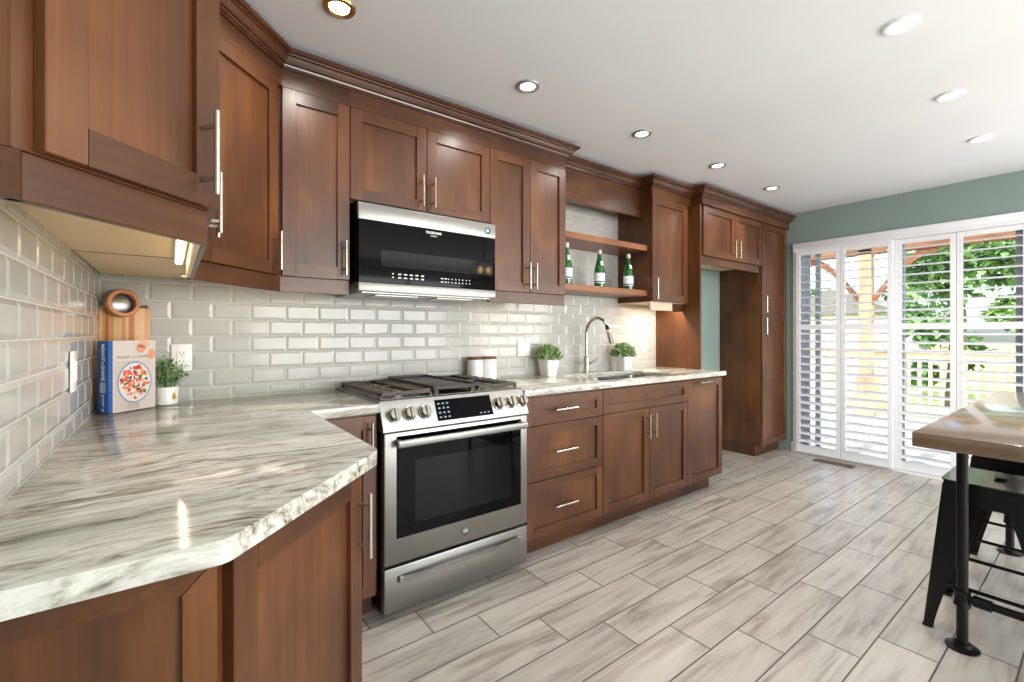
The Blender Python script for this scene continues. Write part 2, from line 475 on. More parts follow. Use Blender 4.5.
for x in (1.2, 2.36, 3.5, 4.64): b.box(x, x+.06, YF-.09, YF-.03, .5, 2.2)
win = struct(b.build('fill_window_1', WHITE))  # unseen window, added to go with the rear fill light
b = MB(); b.box(1.22, 4.68, YF-.064, YF-.058, .52, 2.18); b.build('pane', PANE, win)

b = MB()
for z in (.55, 2.09): b.box(XR+.03, XR+.09, -5.35, -3.25, z, z+.06)
for y in (-5.35, -4.33, -3.31): b.box(XR+.03, XR+.09, y, y+.06, .55, 2.15)
win = struct(b.build('fill_window_2', WHITE))  # another unseen window, put in for the side fill
b = MB(); b.box(XR+.058, XR+.064, -5.33, -3.27, .57, 2.13); b.build('pane', PANE, win)
# bevelled subway tiles
def tiles_back(b, x0, x1, z0, z1, zref, xref):
    px, pz, g, bw, h = .1525, .0765, .0012, .011, .0032
    for r in range(int((z0-zref)/pz)-1, int((z1-zref)/pz)+2):
        za, zb = zref+r*pz, zref+(r+1)*pz
        off = xref + (px/2 if r % 2 else 0)
        for c_ in range(int((x0-off)/px)-1, int((x1-off)/px)+2):
            a, d = off+c_*px, off+(c_+1)*px
            A, D_ = max(a, x0)+g, min(d, x1)-g; Z0, Z1 = max(za, z0)+g, min(zb, z1)-g
            if D_-A < .008 or Z1-Z0 < .008: continue
            bl = min(bw, (D_-A)*.4, (Z1-Z0)*.4)
            yield A, D_, Z0, Z1, bl, h
b = MB(); t0 = .006
regions = [(0.0, 3.71, .914, 1.47), (2.275, 3.30, 1.47, 2.36)]
b.box(0.0, 3.71, -t0, 0, .914, 1.47, 0); b.box(2.275, 3.30, -t0, 0, 1.47, 2.36, 0)
for (xa, xb, za, zb) in regions:
    for A, D_, Z0, Z1, bl, h in tiles_back(b, xa, xb, za, zb, .914-.022, .3215-.154*3):
        y0 = -t0; y1 = -t0-h
        b.add([(A,y0,Z0),(D_,y0,Z0),(D_,y0,Z1),(A,y0,Z1),(A+bl,y1,Z0+bl),(D_-bl,y1,Z0+bl),(D_-bl,y1,Z1-bl),(A+bl,y1,Z1-bl)],
              [(4,5,6,7),(0,1,5,4),(1,2,6,5),(2,3,7,6),(3,0,4,7)], 1)
b.build('tile_backsplash', [GROUT, TILE], wall_back, smooth=False)
b = MB(); YLE = -1.72
b.box(0, t0, YLE, -t0, .914, 1.47, 0)
for A, D_, Z0, Z1, bl, h in tiles_back(b, YLE, -t0-.004, .914, 1.47, .914-.022, -.012):
    x0 = t0; x1 = t0+h
    b.add([(x0,A,Z0),(x0,D_,Z0),(x0,D_,Z1),(x0,A,Z1),(x1,A+bl,Z0+bl),(x1,D_-bl,Z0+bl),(x1,D_-bl,Z1-bl),(x1,A+bl,Z1-bl)],
          [(4,5,6,7),(0,1,5,4),(1,2,6,5),(2,3,7,6),(3,0,4,7)], 1)
b.build('tile_backsplash', [GROUT, TILE], wall_left, smooth=False)

# baseboards
b = MB(); b.box(XR-.014, XR, -.47, DY0+.03, 0, .10, 0, .003); b.box(XR-.014, XR, YF, -2.19, 0, .10, 0, .003); struct(b.build('baseboard_right', WHITE))
b = MB(); b.box(3.735, 4.795, -.014, 0, 0, .10, 0, .003); struct(b.build('baseboard_back', WHITE))

# ------------------------------------------------------------------ cabinet builders
ST = .055
def shaker(b, x0, x1, z0, z1, yb, th=.021, stile=ST, rec=.012, mid=None, mitre=False):
    """shaker front; back face at y=yb, front at yb-th (local frame, front looks to -y)"""
    yf = yb-th; e = .0015; s = stile
    if mitre:
        o = [(x0, z0), (x1, z0), (x1, z1), (x0, z1)]; i = [(x0+s, z0+s), (x1-s, z0+s), (x1-s, z1-s), (x0+s, z1-s)]
        for k in range(4):
            k2 = (k+1) % 4; gq = .0004
            q = [o[k], o[k2], i[k2], i[k]]; mx_ = sum(p[0] for p in q)/4; mz_ = sum(p[1] for p in q)/4
            q = [(p[0]+(mx_-p[0])*.004, p[1]+(mz_-p[1])*.004) for p in q]
            b.plate([(p[0], yb, p[1]) for p in q], (0, -1, 0), th, 1 if k % 2 == 0 else 0)
    else:
        b.box(x0, x0+s, yf, yb, z0, z1, 0, e, 1); b.box(x1-s, x1, yf, yb, z0, z1, 0, e, 1)
        b.box(x0+s, x1-s, yf+.0002, yb, z0, z0+s, 1); b.box(x0+s, x1-s, yf+.0002, yb, z1-s, z1, 1)
        if mid is not None: b.box(x0+s, x1-s, yf+.0002, yb, mid-s*.5, mid+s*.5, 1)
    b.box(x0+s*.8, x1-s*.8, yf+rec, yb, z0+s*.8, z1-s*.8, 0)

def pull(b, x, z, yf, vert=True, ln=.158, off=.034, r=.0058):
    h = ln/2; p = ln*.31
    if vert:
        b.cyl((x, yf-off, z-h), (x, yf-off, z+h), r, seg=12)
        for s in (-p, p): b.cyl((x, yf, z+s), (x, yf-off, z+s), r*.85, seg=10)
    else:
        b.cyl((x-h, yf-off, z), (x+h, yf-off, z), r, seg=12)
        for s in (-p, p): b.cyl((x+s, yf, z), (x+s, yf-off, z), r*.85, seg=10)

def front(root, name, x0, x1, z0, z1, yb, handle=None, mid=None, stile=ST, mitre=False):
    """door / drawer front of root, authored in root's local frame"""
    M = M_of(root)
    b = MB(M); g = .0016
    shaker(b, x0+g, x1-g, z0+g, z1-g, yb, mid=mid, stile=stile, mitre=mitre)
    d = b.build(name, WOOD, root)
    if handle:
        hx, hz, vert = handle
        hb = MB(M); pull(hb, hx, hz, yb-.021, vert); hb.build('handle', NICKEL, d)
    return d

ZB, ZT = 1.455, 2.262      # upper doors
RZ = 1.388                 # light rail bottom
def upper(label, x0, x1, depth, doors, zb=ZB, rail=True, rail_inset=.012, railz=RZ, loc_rz=None, name='wall_cabinet', group='upper wall cabinets'):
    r = thing(name, (x0, -.001, zb), label, 'cabinet', group)
    M = M_of(r) @ Matrix.Translation((-x0, .001, -zb))
    M = Matrix()
    b = MB(); dp = -depth
    b.box(x0+.0008, x1-.0008, dp, -.001, zb  , 2.344, 0)
    b.box(x0+.012, x1-.012, dp+.016, -.012, zb-.002, zb, 3)
    b.build('carcass', WOOD+[BIRCH], r)
    for (a, c_, hx) in doors:
        Mr = M_of(r)
        bb = MB(); g = .0016
        shaker(bb, a+g, c_-g, zb+g, ZT-g, dp)
        d = bb.build('door', WOOD, r)
        hb = MB(); pull(hb, hx, zb+.098, dp-.021); hb.build('handle', NICKEL, d)
    b = MB(); b.box(x0, x1, dp-.019, dp, ZT, 2.345, 1, .001, 1); b.build('frieze', WOOD, r)
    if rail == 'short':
        b = MB(); b.box(x0-.006, 3.47, dp+rail_inset-.019, dp+rail_inset, railz, zb-.0005, 0, .0015, 1); b.build('light_rail', RAIL_LIT, r)
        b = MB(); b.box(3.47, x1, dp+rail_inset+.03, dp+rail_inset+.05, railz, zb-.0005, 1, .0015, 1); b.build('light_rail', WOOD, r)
    elif rail:
        b = MB(); b.box(x0, x1, dp+rail_inset-.019, dp+rail_inset, railz, zb-.0005, 1, .0015, 1); b.build('light_rail', WOOD, r)
    return r

# --- uppers on the back wall
upper('single-door wood upper cabinet just left of the microwave', .612, .905, .334, [(.618, .905, .878)])
upper('short two-door wood upper cabinet mounted over the microwave', .905, 1.686, .334, [(.905, 1.2955, 1.261), (1.2955, 1.686, 1.326)], zb=1.832, rail=False)
upper('tall two-door wood upper cabinet between microwave and open shelves', 1.686, 2.275, .334, [(1.686, 1.980, 1.955), (1.980, 2.275, 2.005)])
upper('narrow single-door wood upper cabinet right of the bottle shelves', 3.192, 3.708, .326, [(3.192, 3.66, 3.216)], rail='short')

# --- diagonal corner cabinet
def diag_frame(p):      # local frame whose front looks to (+1,-1)
    return Matrix.Translation(Vector(p)) @ Matrix.Rotation(PI/4, 4, 'Z')
r2 = math.sqrt(2)
r = thing('corner_wall_cabinet', (.001, -.001, ZB), 'angled single-door wood upper cabinet filling the back corner', 'cabinet', 'upper wall cabinets', rz=PI/4)
A = Vector((.292, -.653, 0)); Bp = Vector((.610, -.335, 0)); dl = (Bp-A).length
b = MB(); poly = [(.001,-.001), (.610,-.001), (.610,-.335), (.292,-.653), (.001,-.653)]
b.prism(poly, ZB  , 2.344, 0)
b.prism([(.012,-.012), (.598,-.012), (.598,-.33), (.290,-.638), (.012,-.638)], ZB-.002, ZB, 3)
b.build('carcass', WOOD+[BIRCH], r)
M = diag_frame(A)
def dfront(root, M, x0, x1, z0, z1, hx, hz):
    b = MB(M); shaker(b, x0, x1, z0, z1, 0); d = b.build('door', WOOD, root)
    hb = MB(M); pull(hb, hx, hz, -.021); hb.build('handle', NICKEL, d)
dfront(r, M, .012, dl-.030, ZB+.0016, ZT-.0016, dl-.060, ZB+.098)
b = MB(M); b.box(0, dl, -.019, 0, ZT, 2.345, 1, .001, 1); b.build('frieze', WOOD, r)
b = MB(M); b.box(0.0, dl-.004, -.008, .011, RZ, ZB-.0005, 1, .0015, 1); b.build('light_rail', WOOD, r)

# --- left wall run (faces the room, two doors) and the angled end cabinet
r = thing('wall_cabinet', (.001, -1.39, ZB), 'wood upper cabinet on the left wall behind the angled end cabinet', 'cabinet', 'upper wall cabinets', rz=PI/2)
b = MB(); b.box(.001, .29, -1.39, -.655, ZB  , 2.344, 0); b.box(.002, .2795, -1.389, -.665, ZB-.002, ZB, 3); b.build('carcass', WOOD+[BIRCH], r)
M = Matrix.Translation((0, -1.39, 0)) @ Matrix.Rotation(PI/2, 4, 'Z')
def lfront(x0, x1, hx):
    b = MB(M); shaker(b, x0+.0016, x1-.0016, ZB+.0016, ZT-.0016, -.29); d = b.build('door', WOOD, r)
    hb = MB(M); pull(hb, hx, ZB+.098, -.311); hb.build('handle', NICKEL, d)
lfront(.02, .345, .31); lfront(.345, .715, .38)
b = MB(M); b.box(0, .735, -.309, -.29, ZT, 2.345, 1); b.build('frieze', WOOD, r)
b = MB(M); b.box(-.005, .70, -.299, -.289, RZ, ZB-.0005, 1); lr = b.build('light_rail', WOOD, r)
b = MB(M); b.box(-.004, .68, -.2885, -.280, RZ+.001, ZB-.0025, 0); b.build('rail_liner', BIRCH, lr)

r = thing('end_wall_cabinet', (.001, -1.60, ZB), 'large angled wood upper cabinet nearest the viewer, pale underside lit', 'cabinet', 'upper wall cabinets', rz=PI/4)
A = Vector((.074, -1.626, 0)); Bp = Vector((.302, -1.398, 0)); dl = (Bp-A).length
b = MB(); b.prism([(.001,-1.626), (.074,-1.626), (.302,-1.398), (.302,-1.391), (.001,-1.391)], ZB  , 2.344, 0)
b.prism([(.002,-1.614), (.069,-1.614), (.290,-1.393), (.290,-1.391), (.002,-1.391)], ZB-.002, ZB, 3)
b.build('carcass', WOOD+[BIRCH], r)
M = diag_frame(A)
dfront(r, M, .024, dl+.004, ZB+.0016, ZT-.0016, dl-.043, ZB+.098)
b = MB(M); b.box(0, dl, -.019, 0, ZT, 2.345, 1, .001, 1); b.build('frieze', WOOD, r)
b = MB(M); b.box(0, dl-.004, .002, .020, RZ, ZB-.0005, 1, .0015, 1)
b.M = Matrix(); b.box(.001, .082, -1.624, -1.606, RZ, ZB-.0005, 1)
b.build('light_rail', WOOD, r)
# --- open shelf bay
b = MB(); b.box(2.277, 3.190, -.225, -.205, 2.16, 2.345, 1); b.box(2.277, 3.190, -.243, -.203, 2.115, 2.168, 1, .002, 1)
tag(b.build('valance', WOOD, loc=(2.73, -.21, 2.11)), 'wood valance board spanning the open bay above the bottle shelves', 'valance')
for z, lab in ((1.845, 'upper floating wood shelf, empty, right of tall two-door cabinet'), (1.497, 'lower floating wood shelf carrying the green bottles')):
    b = MB(); b.box(2.277, 3.191, -.30, -.0125, z, z+.043, 1, .002, 1)
    tag(b.build('floating_shelf', [SHELFW, SHELFW], loc=(2.734, -.15, z)), lab, 'shelf', 'open floating shelves')

# --- refrigerator surround and pantry
r = thing('fridge_cabinet', (3.732, -.001, 1.85), 'two-door wood cabinet bridging the empty fridge recess, with a tall side panel', 'cabinet', 'upper wall cabinets')
b = MB(); b.box(3.732, 4.799, -.409, -.001, 1.852  , 2.344, 0); b.box(3.74, 4.79, -.40, -.01, 1.85, 1.852, 3); b.build('carcass', WOOD+[BIRCH], r)
b = MB(); b.box(3.712, 3.731, -.43, -.001, .0005, 2.344, 0, .001, 1); b.build('side_panel', WOOD, r)
for a, c_, hx in ((3.765, 4.275, 4.235), (4.275, 4.785, 4.315)):
    b = MB(); shaker(b, a+.0016, c_-.0016, 1.856, ZT+.008, -.409); d = b.build('door', WOOD, r)
    b = MB(); pull(b, hx, 1.953, -.430); b.build('handle', NICKEL, d)
b = MB(); b.box(3.712, 4.80, -.449, -.4305, ZT+.01, 2.345, 1); b.build('frieze', WOOD, r)
b = MB(); b.box(3.733, 4.75, -.419, -.40, 1.785, 1.8515, 1, .0015, 1); b.build('light_rail', WOOD, r)

r = thing('pantry_cabinet', (4.801, -.001, 0), 'tall two-door wood pantry beside the green wall and shutters', 'cabinet')
b = MB(); b.box(4.801, 5.335, -.409, -.001, .115  , 2.344, 0); b.build('carcass', WOOD, r)
b = MB(); b.box(4.825, 5.335, -.345, -.001, .0005, .115, 1); b.build('toe_kick', WOOD, r)
for z0, z1, mid, hz in ((1.395, ZT+.008, None, 1.49), (.118, 1.392, .752, 1.278)):
    b = MB(); shaker(b, 4.804, 5.325, z0, z1, -.409, mid=mid); d = b.build('door', WOOD, r)
    b = MB(); pull(b, 4.822, hz, -.430); b.build('handle', NICKEL, d)
b = MB(); b.box(4.80, 5.336, -.449, -.4305, ZT+.01, 2.345, 1); b.build('frieze', WOOD, r)

# --- crown moulding: one profile swept along all the cabinet tops
prof = [(0, 2.335), (.010, 2.335), (.010, 2.345), (.016, 2.345), (.018, 2.352), (.027, 2.354), (.034, 2.363), (.041, 2.375), (.049, 2.379), (.049, 2.386), (.059, 2.388), (.066, 2.394), (.066, 2.403), (0, 2.403)]
path = [(.0, -1.645), (.082, -1.645), (.311, -1.416), (.311, -.661), (.618, -.354), (2.276, -.354), (2.276, -.226), (3.190, -.226), (3.190, -.346), (3.711, -.346), (3.711, -.450), (5.340, -.450)]
def sweep(path, prof):
    b = MB(); n = len(path); P_ = [Vector((x, y)) for x, y in path]; vs = []
    for i, p in enumerate(P_):
        ds = []
        if i: ds.append((p-P_[i-1]).normalized())
        if i < n-1: ds.append((P_[i+1]-p).normalized())
        ns = [Vector((d.y, -d.x)) for d in ds]
        m_ = ns[0] if len(ns) == 1 else (ns[0]+ns[1])/(1+ns[0].dot(ns[1]))
        for o, z in prof: vs.append((p.x+m_.x*o, p.y+m_.y*o, z))
    k = len(prof); fs = []
    for i in range(n-1):
        for j in range(k):
            j2 = (j+1) % k
            fs.append((i*k+j, (i+1)*k+j, (i+1)*k+j2, i*k+j2))
    fs.append(tuple(range(k))); fs.append(tuple(range((n-1)*k, n*k))[::-1])
    b.add(vs, fs, 1); return b
b = sweep(path, prof)
tag(b.build('crown_molding', [CROWNW, CROWNW], loc=(2.0, -.35, 2.335), angle=25), 'stepped dark wood crown moulding along the tops of all upper cabinets', 'moulding')

# ------------------------------------------------------------------ base cabinets
DZ0, DZ1 = .117, .868
r = thing('base_cabinet', (.64, -.001, 0), 'narrow wood base cabinet tucked left of the range', 'cabinet', 'base cabinets')
b = MB(); b.box(.592, .938, -.609, -.001, .115, .877, 0); b.build('carcass', WOOD, r)
b = MB(); b.box(.592, .938, -.54, -.02, .0005, .115, 1); b.build('toe_kick', WOOD, r)
b = MB(); shaker(b, .655, .926, DZ0, DZ1, -.609); d = b.build('door', WOOD, r)
b = MB(); pull(b, .900, .765, -.630); b.build('handle', NICKEL, d)

r = thing('drawer_cabinet', (1.714, -.001, 0), 'wood base cabinet with three stacked drawers right of the range', 'cabinet', 'base cabinets')
b = MB(); b.box(1.714, 2.318, -.609, -.001, .115, .877, 0); b.build('carcass', WOOD, r)
b = MB(); b.box(1.714, 2.318, -.54, -.02, .0005, .115, 1); b.build('toe_kick', WOOD, r)
for z0, z1 in ((.718, DZ1), (.420, .714), (DZ0, .416)):
    b = MB(); shaker(b, 1.732, 2.316, z0, z1, -.609, stile=.05); d = b.build('drawer', WOOD, r)
    b = MB(); pull(b, 1.993, (z0+z1)/2+.001, -.630, False, .168); b.build('handle', NICKEL, d)

r = thing('sink_cabinet', (2.3185, -.001, 0), 'wood sink base cabinet with two doors under a false front', 'cabinet', 'base cabinets')
b = MB(); b.box(2.3185, 3.216, -.609, -.59, .115, .877, 0); b.box(2.3185, 2.337, -.59, -.001, .115, .877, 0); b.box(3.197, 3.216, -.59, -.001, .115, .877, 0); b.box(2.337, 3.197, -.59, -.001, .115, .134, 0); b.build('carcass', WOOD, r)
b = MB(); b.box(2.3185, 3.216, -.54, -.02, .0005, .115, 1); b.build('toe_kick', WOOD, r)
b = MB(); shaker(b, 2.321, 3.214, .722, DZ1, -.609, stile=.05); b.build('false_front', WOOD, r)
for a, c_, hx in ((2.321, 2.7665, 2.734), (2.7685, 3.214, 2.800)):
    b = MB(); shaker(b, a, c_, DZ0, .718, -.609); d = b.build('door', WOOD, r)
    b = MB(); pull(b, hx, .606, -.630); b.build('handle', NICKEL, d)

r = thing('pullout_cabinet', (3.2165, -.001, 0), 'single tall pull-out wood base cabinet at the right counter end', 'cabinet', 'base cabinets')
b = MB(); b.box(3.2165, 3.69, -.609, -.001, .115, .877, 0); b.build('carcass', WOOD, r)
b = MB(); b.box(3.2165, 3.65, -.54, -.02, .0005, .115, 1); b.build('toe_kick', WOOD, r)
b = MB(); shaker(b, 3.218, 3.686, DZ0, DZ1, -.609); d = b.build('door', WOOD, r)
b = MB(); pull(b, 3.40, .848, -.630, False, .168); b.build('handle', NICKEL, d)

# left run base (faces +x) and angled end
r = thing('base_cabinet', (.001, -1.33, 0), 'wood base cabinet on the left wall under the corner countertop', 'cabinet', 'base cabinets', rz=PI/2)
b = MB(); b.box(.001, .590, -1.335, -.001, .115, .877, 0); b.build('carcass', WOOD, r)
b = MB(); b.box(.001, .54, -1.335, -.02, .0005, .115, 1); b.build('toe_kick', WOOD, r)
M = Matrix.Translation((0, -1.335, 0)) @ Matrix.Rotation(PI/2, 4, 'Z')
b = MB(M); shaker(b, .02, .67, DZ0, DZ1, -.590); d = b.build('door', WOOD, r)
b = MB(M); pull(b, .63, .75, -.611); b.build('handle', NICKEL, d)

r = thing('end_base_cabinet', (.001, -1.6, 0), 'wood base cabinet with angled door at the near counter end', 'cabinet', 'base cabinets', rz=PI/4)
A = Vector((.290, -1.657, 0)); Bp = Vector((.611, -1.336, 0)); dl = (Bp-A).length
b = MB(); b.prism([(.001,-1.657), (.290,-1.657), (.611,-1.336), (.001,-1.336)], .115, .877, 0); b.build('carcass', WOOD, r)
b = MB(); b.prism([(.001,-1.60), (.262,-1.60), (.52,-1.34), (.001,-1.34)], .0005, .115, 1); b.build('toe_kick', WOOD, r)
M = diag_frame(A)
dfront(r, M, .022, dl-.002, DZ0, DZ1, dl-.028, .742)
b = MB(); shaker(b, .003, .296, .117, .875, -1.657, stile=.042, mitre=True); b.build('end_panel', WOOD, r)

# ------------------------------------------------------------------ countertops
def rounded(poly, rads, seg=5):
    out = []; n = len(poly)
    for i, p in enumerate(poly):
        rr = rads[i]
        if rr <= 0: out.append(p); continue
        P0, P1, P2 = Vector(poly[i-1]), Vector(p), Vector(poly[(i+1) % n])
        d0 = (P0-P1).normalized(); d2 = (P2-P1).normalized()
        for k in range(seg+1):
            t = k/seg; a = P1+d0*rr; c = P1+d2*rr
            q = a*(1-t)**2 + P1*2*t*(1-t) + c*t*t; out.append((q.x, q.y))
    return out
CT = .914
poly = [(.0005,-.0005), (.940,-.0005), (.940,-.640), (.665,-.640), (.665,-1.358), (.306,-1.717), (.0005,-1.717)]
poly = rounded(poly, [0, 0, .004, .012, .022, .014, 0])
b = MB(); b.prism(poly, .8785, CT, 0, .007, 3)
tag(b.build('countertop', GRAN, loc=(.02, -.02, .8785)), 'pale veined stone countertop in the near left corner', 'countertop', 'stone countertops')
# right top with the sink cut-out (built as a ring round the hole)
sx0, sx1, sy0, sy1 = 2.41, 3.19, -.545, -.165
b = MB()
outer = [(1.711,-.0005), (3.7105,-.0005), (3.7105,-.431), (3.733,-.431), (3.733,-.640), (1.711,-.640)]
def slab_ring(b, outer, hole, z0, z1):
    bm = bmesh.new()
    vo = [bm.verts.new((p[0], p[1], z1)) for p in outer]; vh = [bm.verts.new((p[0], p[1], z1)) for p in hole]
    eo = [bm.edges.new((vo[i], vo[(i+1) % len(vo)])) for i in range(len(vo))]; eh = [bm.edges.new((vh[i], vh[(i+1) % len(vh)])) for i in range(len(vh))]
    bmesh.ops.triangle_fill(bm, use_beauty=True, edges=eo+eh)
    top = list(bm.faces)
    r_ = bmesh.ops.extrude_face_region(bm, geom=top)
    vv = [g for g in r_['geom'] if isinstance(g, bmesh.types.BMVert)]
    bmesh.ops.translate(bm, verts=vv, vec=(0, 0, z0-z1))
    bmesh.ops.recalc_face_normals(bm, faces=bm.faces)
    sharp = [e for e in bm.edges if len(e.link_faces) == 2 and e.calc_face_angle() > .5]
    bmesh.ops.bevel(bm, geom=sharp, offset=.005, segments=2, profile=.5, affect='EDGES', clamp_overlap=True)
    bm.verts.index_update()
    b.add([v.co.copy() for v in bm.verts], [tuple(v.index for v in f.verts) for f in bm.faces]); bm.free()
hole = rounded([(sx0,sy0), (sx1,sy0), (sx1,sy1), (sx0,sy1)], [.03]*4, 4)
slab_ring(b, outer, hole, .8785, CT)
tag(b.build('countertop', GRAN, loc=(2.7, -.3, .8785)), 'long pale stone countertop with the sink, right of the range', 'countertop', 'stone countertops')

# sink: two undermount bowls
r = thing('sink', (2.83, -.355, .70), 'stainless double-bowl undermount sink set in the right countertop', 'sink')
def bowl(x0, x1):
    b = MB(); y0, y1 = sy0-.006, sy1+.006; zt, zb_ = .8775, .70
    o = rounded([(x0,y0), (x1,y0), (x1,y1), (x0,y1)], [.05]*4, 5); n = len(o)
    def ins(t): 
        cx, cy = (x0+x1)/2, (y0+y1)/2
        return [(cx+(p[0]-cx)*t, cy+(p[1]-cy)*t) for p in o]
    rings = [(o, zt), (ins(.985), zt-.03), (ins(.96), zb_+.03), (ins(.90), zb_+.006), (ins(.2), zb_)]
    vs = [(p[0], p[1], z) for q, z in rings for p in q]
    fs = [(i*n+k, i*n+(k+1) % n, (i+1)*n+(k+1) % n, (i+1)*n+k) for i in range(len(rings)-1) for k in range(n)] + [tuple(range((len(rings)-1)*n, len(rings)*n))]
    b.add(vs, fs)
    # flange and an outer skin so the bowl has thickness
    big = [(p[0]+(p[0]-(x0+x1)/2)*.03, p[1]+(p[1]-(y0+y1)/2)*.03, zt) for p in o]
    lo = [(p[0], p[1], zb_-.004) for p in ins(.97)]
    k0 = len(b.v)
    b.add([(p[0], p[1], zt) for p in o]+big+lo, [(k, (k+1) % n, n+(k+1) % n, n+k) for k in range(n)] + [(n+k, n+(k+1) % n, 2*n+(k+1) % n, 2*n+k) for k in range(n)] + [tuple(range(2*n, 3*n))])
    return b
for x0, x1 in ((sx0+.004, 2.785), (2.81, sx1-.004)):
    bo = bowl(x0, x1).build('bowl', SINKM, r)
    cx = (x0+x1)/2
    b = MB(); b.lathe([(.0, .0), (.030, .0), (.036, .004), (.042, .004), (.042, .0)], (cx, -.34, .7005), 20); b.build('drain', CHROME, bo)

# faucet
r = thing('faucet', (2.722, -.105, CT), 'tall brushed gooseneck faucet standing behind the sink', 'faucet')
b = MB(); b.lathe([(.027, .0005), (.027, .006), (.022, .012), (.0205, .02), (.0205, .115), (.017, .12), (.012, .125)], (2.722, -.105, CT), 24); b.build('base', FAUCET, r)
pts = [(2.722, -.105, CT+.115), (2.722, -.105, CT+.30)]
R = .105
for k in range(1, 13):
    a = PI*k/12*.93; pts.append((2.722, -.105-R+R*math.cos(a), CT+.30+R*math.sin(a)))
b = MB(); b.tube(pts, .0115, 14); b.build('spout', FAUCET, r)
e = Vector(pts[-1]); dirv = (Vector(pts[-1])-Vector(pts[-2])).normalized()
b = MB(); b.tube([e, e+dirv*.03, e+dirv*.085, e+dirv*.10], [.013, .016, .018, .0165], 16); b.build('spray_head', FAUCET, r)
b = MB(); b.tube([e-dirv*.03, e+dirv*.002], [.0135, .0135], 16); b.build('nozzle_collar', BLACKP, r)
b = MB(); b.cyl((2.742, -.105, CT+.075), (2.768, -.105, CT+.075), .013, seg=16); b.tube([(2.768, -.105, CT+.075), (2.795, -.112, CT+.084), (2.828, -.122, CT+.106)], [.009, .0085, .0075], 10); b.build('lever', FAUCET, r)

# ------------------------------------------------------------------ range
X0, X1 = .945, 1.706; XC = (X0+X1)/2
r = thing('gas_range', (XC, -.35, 0), 'stainless slide-in gas range with black cast-iron grates', 'range')
b = MB(); b.box(X0, X1, -.625, -.028, .055, .905, 0, .002, 1); b.box(X0+.03, X1-.03, -.60, -.06, .0005, .055, 0); b.build('body', BLACKP, r)
b = MB(); b.box(X0-.001, X1+.001, -.622, -.028, .905, .922, 0, .003, 2); ct = b.build('cooktop', STEEL, r)
b = MB(); b.box(X0+.02, X1-.02, -.585, -.05, .922, .925, 0, .001, 1); b.build('cooktop_well', STEEL_D, ct)
# control panel (tilted front)
b = MB()
cp = [(-.60, .923), (-.622, .920), (-.672, .808), (-.672, .798), (-.60, .798)]
vs = [(X0-.003, y, z) for y, z in cp]+[(X1+.003, y, z) for y, z in cp]; n = len(cp)
b.add(vs, [tuple(range(n)), tuple(range(n, 2*n))[::-1]] + [(i, n+i, n+(i+1) % n, (i+1) % n) for i in range(n)])
panel = b.build('control_panel', STEEL, r)
pn = Vector((0, -.112, .050)).normalized(); pu = Vector((0, .050, .112)).normalized()   # outward normal / up along the slope
def onp(x, t): return Vector((x, -.672, .808)) + pu*t
for x in (.995, 1.066, 1.138, 1.534, 1.606, 1.677):
    p = onp(x, .058); b = MB()
    Mk = facing(p, (1, 0, 0), pu); b.M = Mk
    b.lathe([(.030, .0), (.031, .003), (.030, .006), (.026, .008), (.0245, .030), (.0225, .034), (.0, .035)], (0, 0, 0), 24)
    b.box(-.006, .006, -.0245, .0245, .030, .042, 0, .0015, 1)
    k = b.build('knob', KNOBM, panel)
Md = facing(onp(1.345, .058)+pn*.0006, (1, 0, 0), pu)
b = MB(Md); b.box(-.150, .150, -.048, .050, -.001, .0012); disp = b.build('display', BLACKG, panel)
b = MB(Md)
for i in range(4):
    for j in range(3): b.box(-.138+j*.022, -.138+j*.022+.011, .028-i*.021, .028-i*.021+.007, .0012, .0016)
b.build('number_legend', GREYB, disp)
b = MB(Md)
for j in range(3): b.box(.075+j*.022, .085+j*.022, -.036, -.030, .0012, .0016)
b.build('start_legend', GREYB, disp)
# grates
def grate(x0, x1):
    b = MB(); y0, y1 = -.590, -.045; zt = .957; q = .010
    for x in (x0, x1-q): b.box(x, x+q, y0, y1, .937, zt-.004, 0, .002, 1)
    for y in (y0, y1-q, (y0+y1)/2-q/2): b.box(x0, x1, y, y+q, .937, zt-.004, 0, .002, 1)
    xc = (x0+x1)/2
    n = 8
    for i in range(n):
        y = y0+.02+(y1-y0-.04)*i/(n-1)
        for xa, xb, s in ((x0, xc-.035, 1), (xc+.035, x1, -1)):
            b.box(xa, xb, y-.0035, y+.0035, .943, zt, 0, .0015, 1)
    b.box(xc-.045, xc-.036, y0, y1, .937, zt-.002, 0, .002, 1); b.box(xc+.036, xc+.045, y0, y1, .937, zt-.002, 0, .002, 1)
    for x in (x0, x1-.012):
        for y in (y0, y1-.012): b.box(x, x+.012, y, y+.012, .9255, .938)
    return b
grate(X0+.012, 1.205).build('grate', IRON, r); grate(1.452, X1-.012).build('grate', IRON, r)
b = MB(); gx0, gx1 = 1.21, 1.447
b.box(gx0, gx1, -.590, -.045, .946, .958, 0, .004, 2)
for x in (gx0, gx1-.010): b.box(x, x+.010, -.590, -.045, .954, .968, 0, .003, 2)
b.box(gx0, gx1, -.055, -.045, .954, .972, 0, .003, 2); b.box(gx0, gx1, -.590, -.580, .954, .964, 0, .003, 2)
for x in (gx0+.01, gx1-.03):
    for y in (-.585, -.07): b.box(x, x+.02, y, y+.02, .9255, .947)
b.build('griddle', GRIDDLE, r)
for x, y, rr in ((1.075, -.46, .052), (1.075, -.17, .042), (1.33, -.32, .055), (1.575, -.46, .048), (1.575, -.17, .042)):
    b = MB(); b.lathe([(rr, .0), (rr, .008), (rr*.8, .011), (rr*.78, .016), (rr*.3, .018), (0, .018)], (x, y, .9252), 24); b.build('burner', BURN, r)
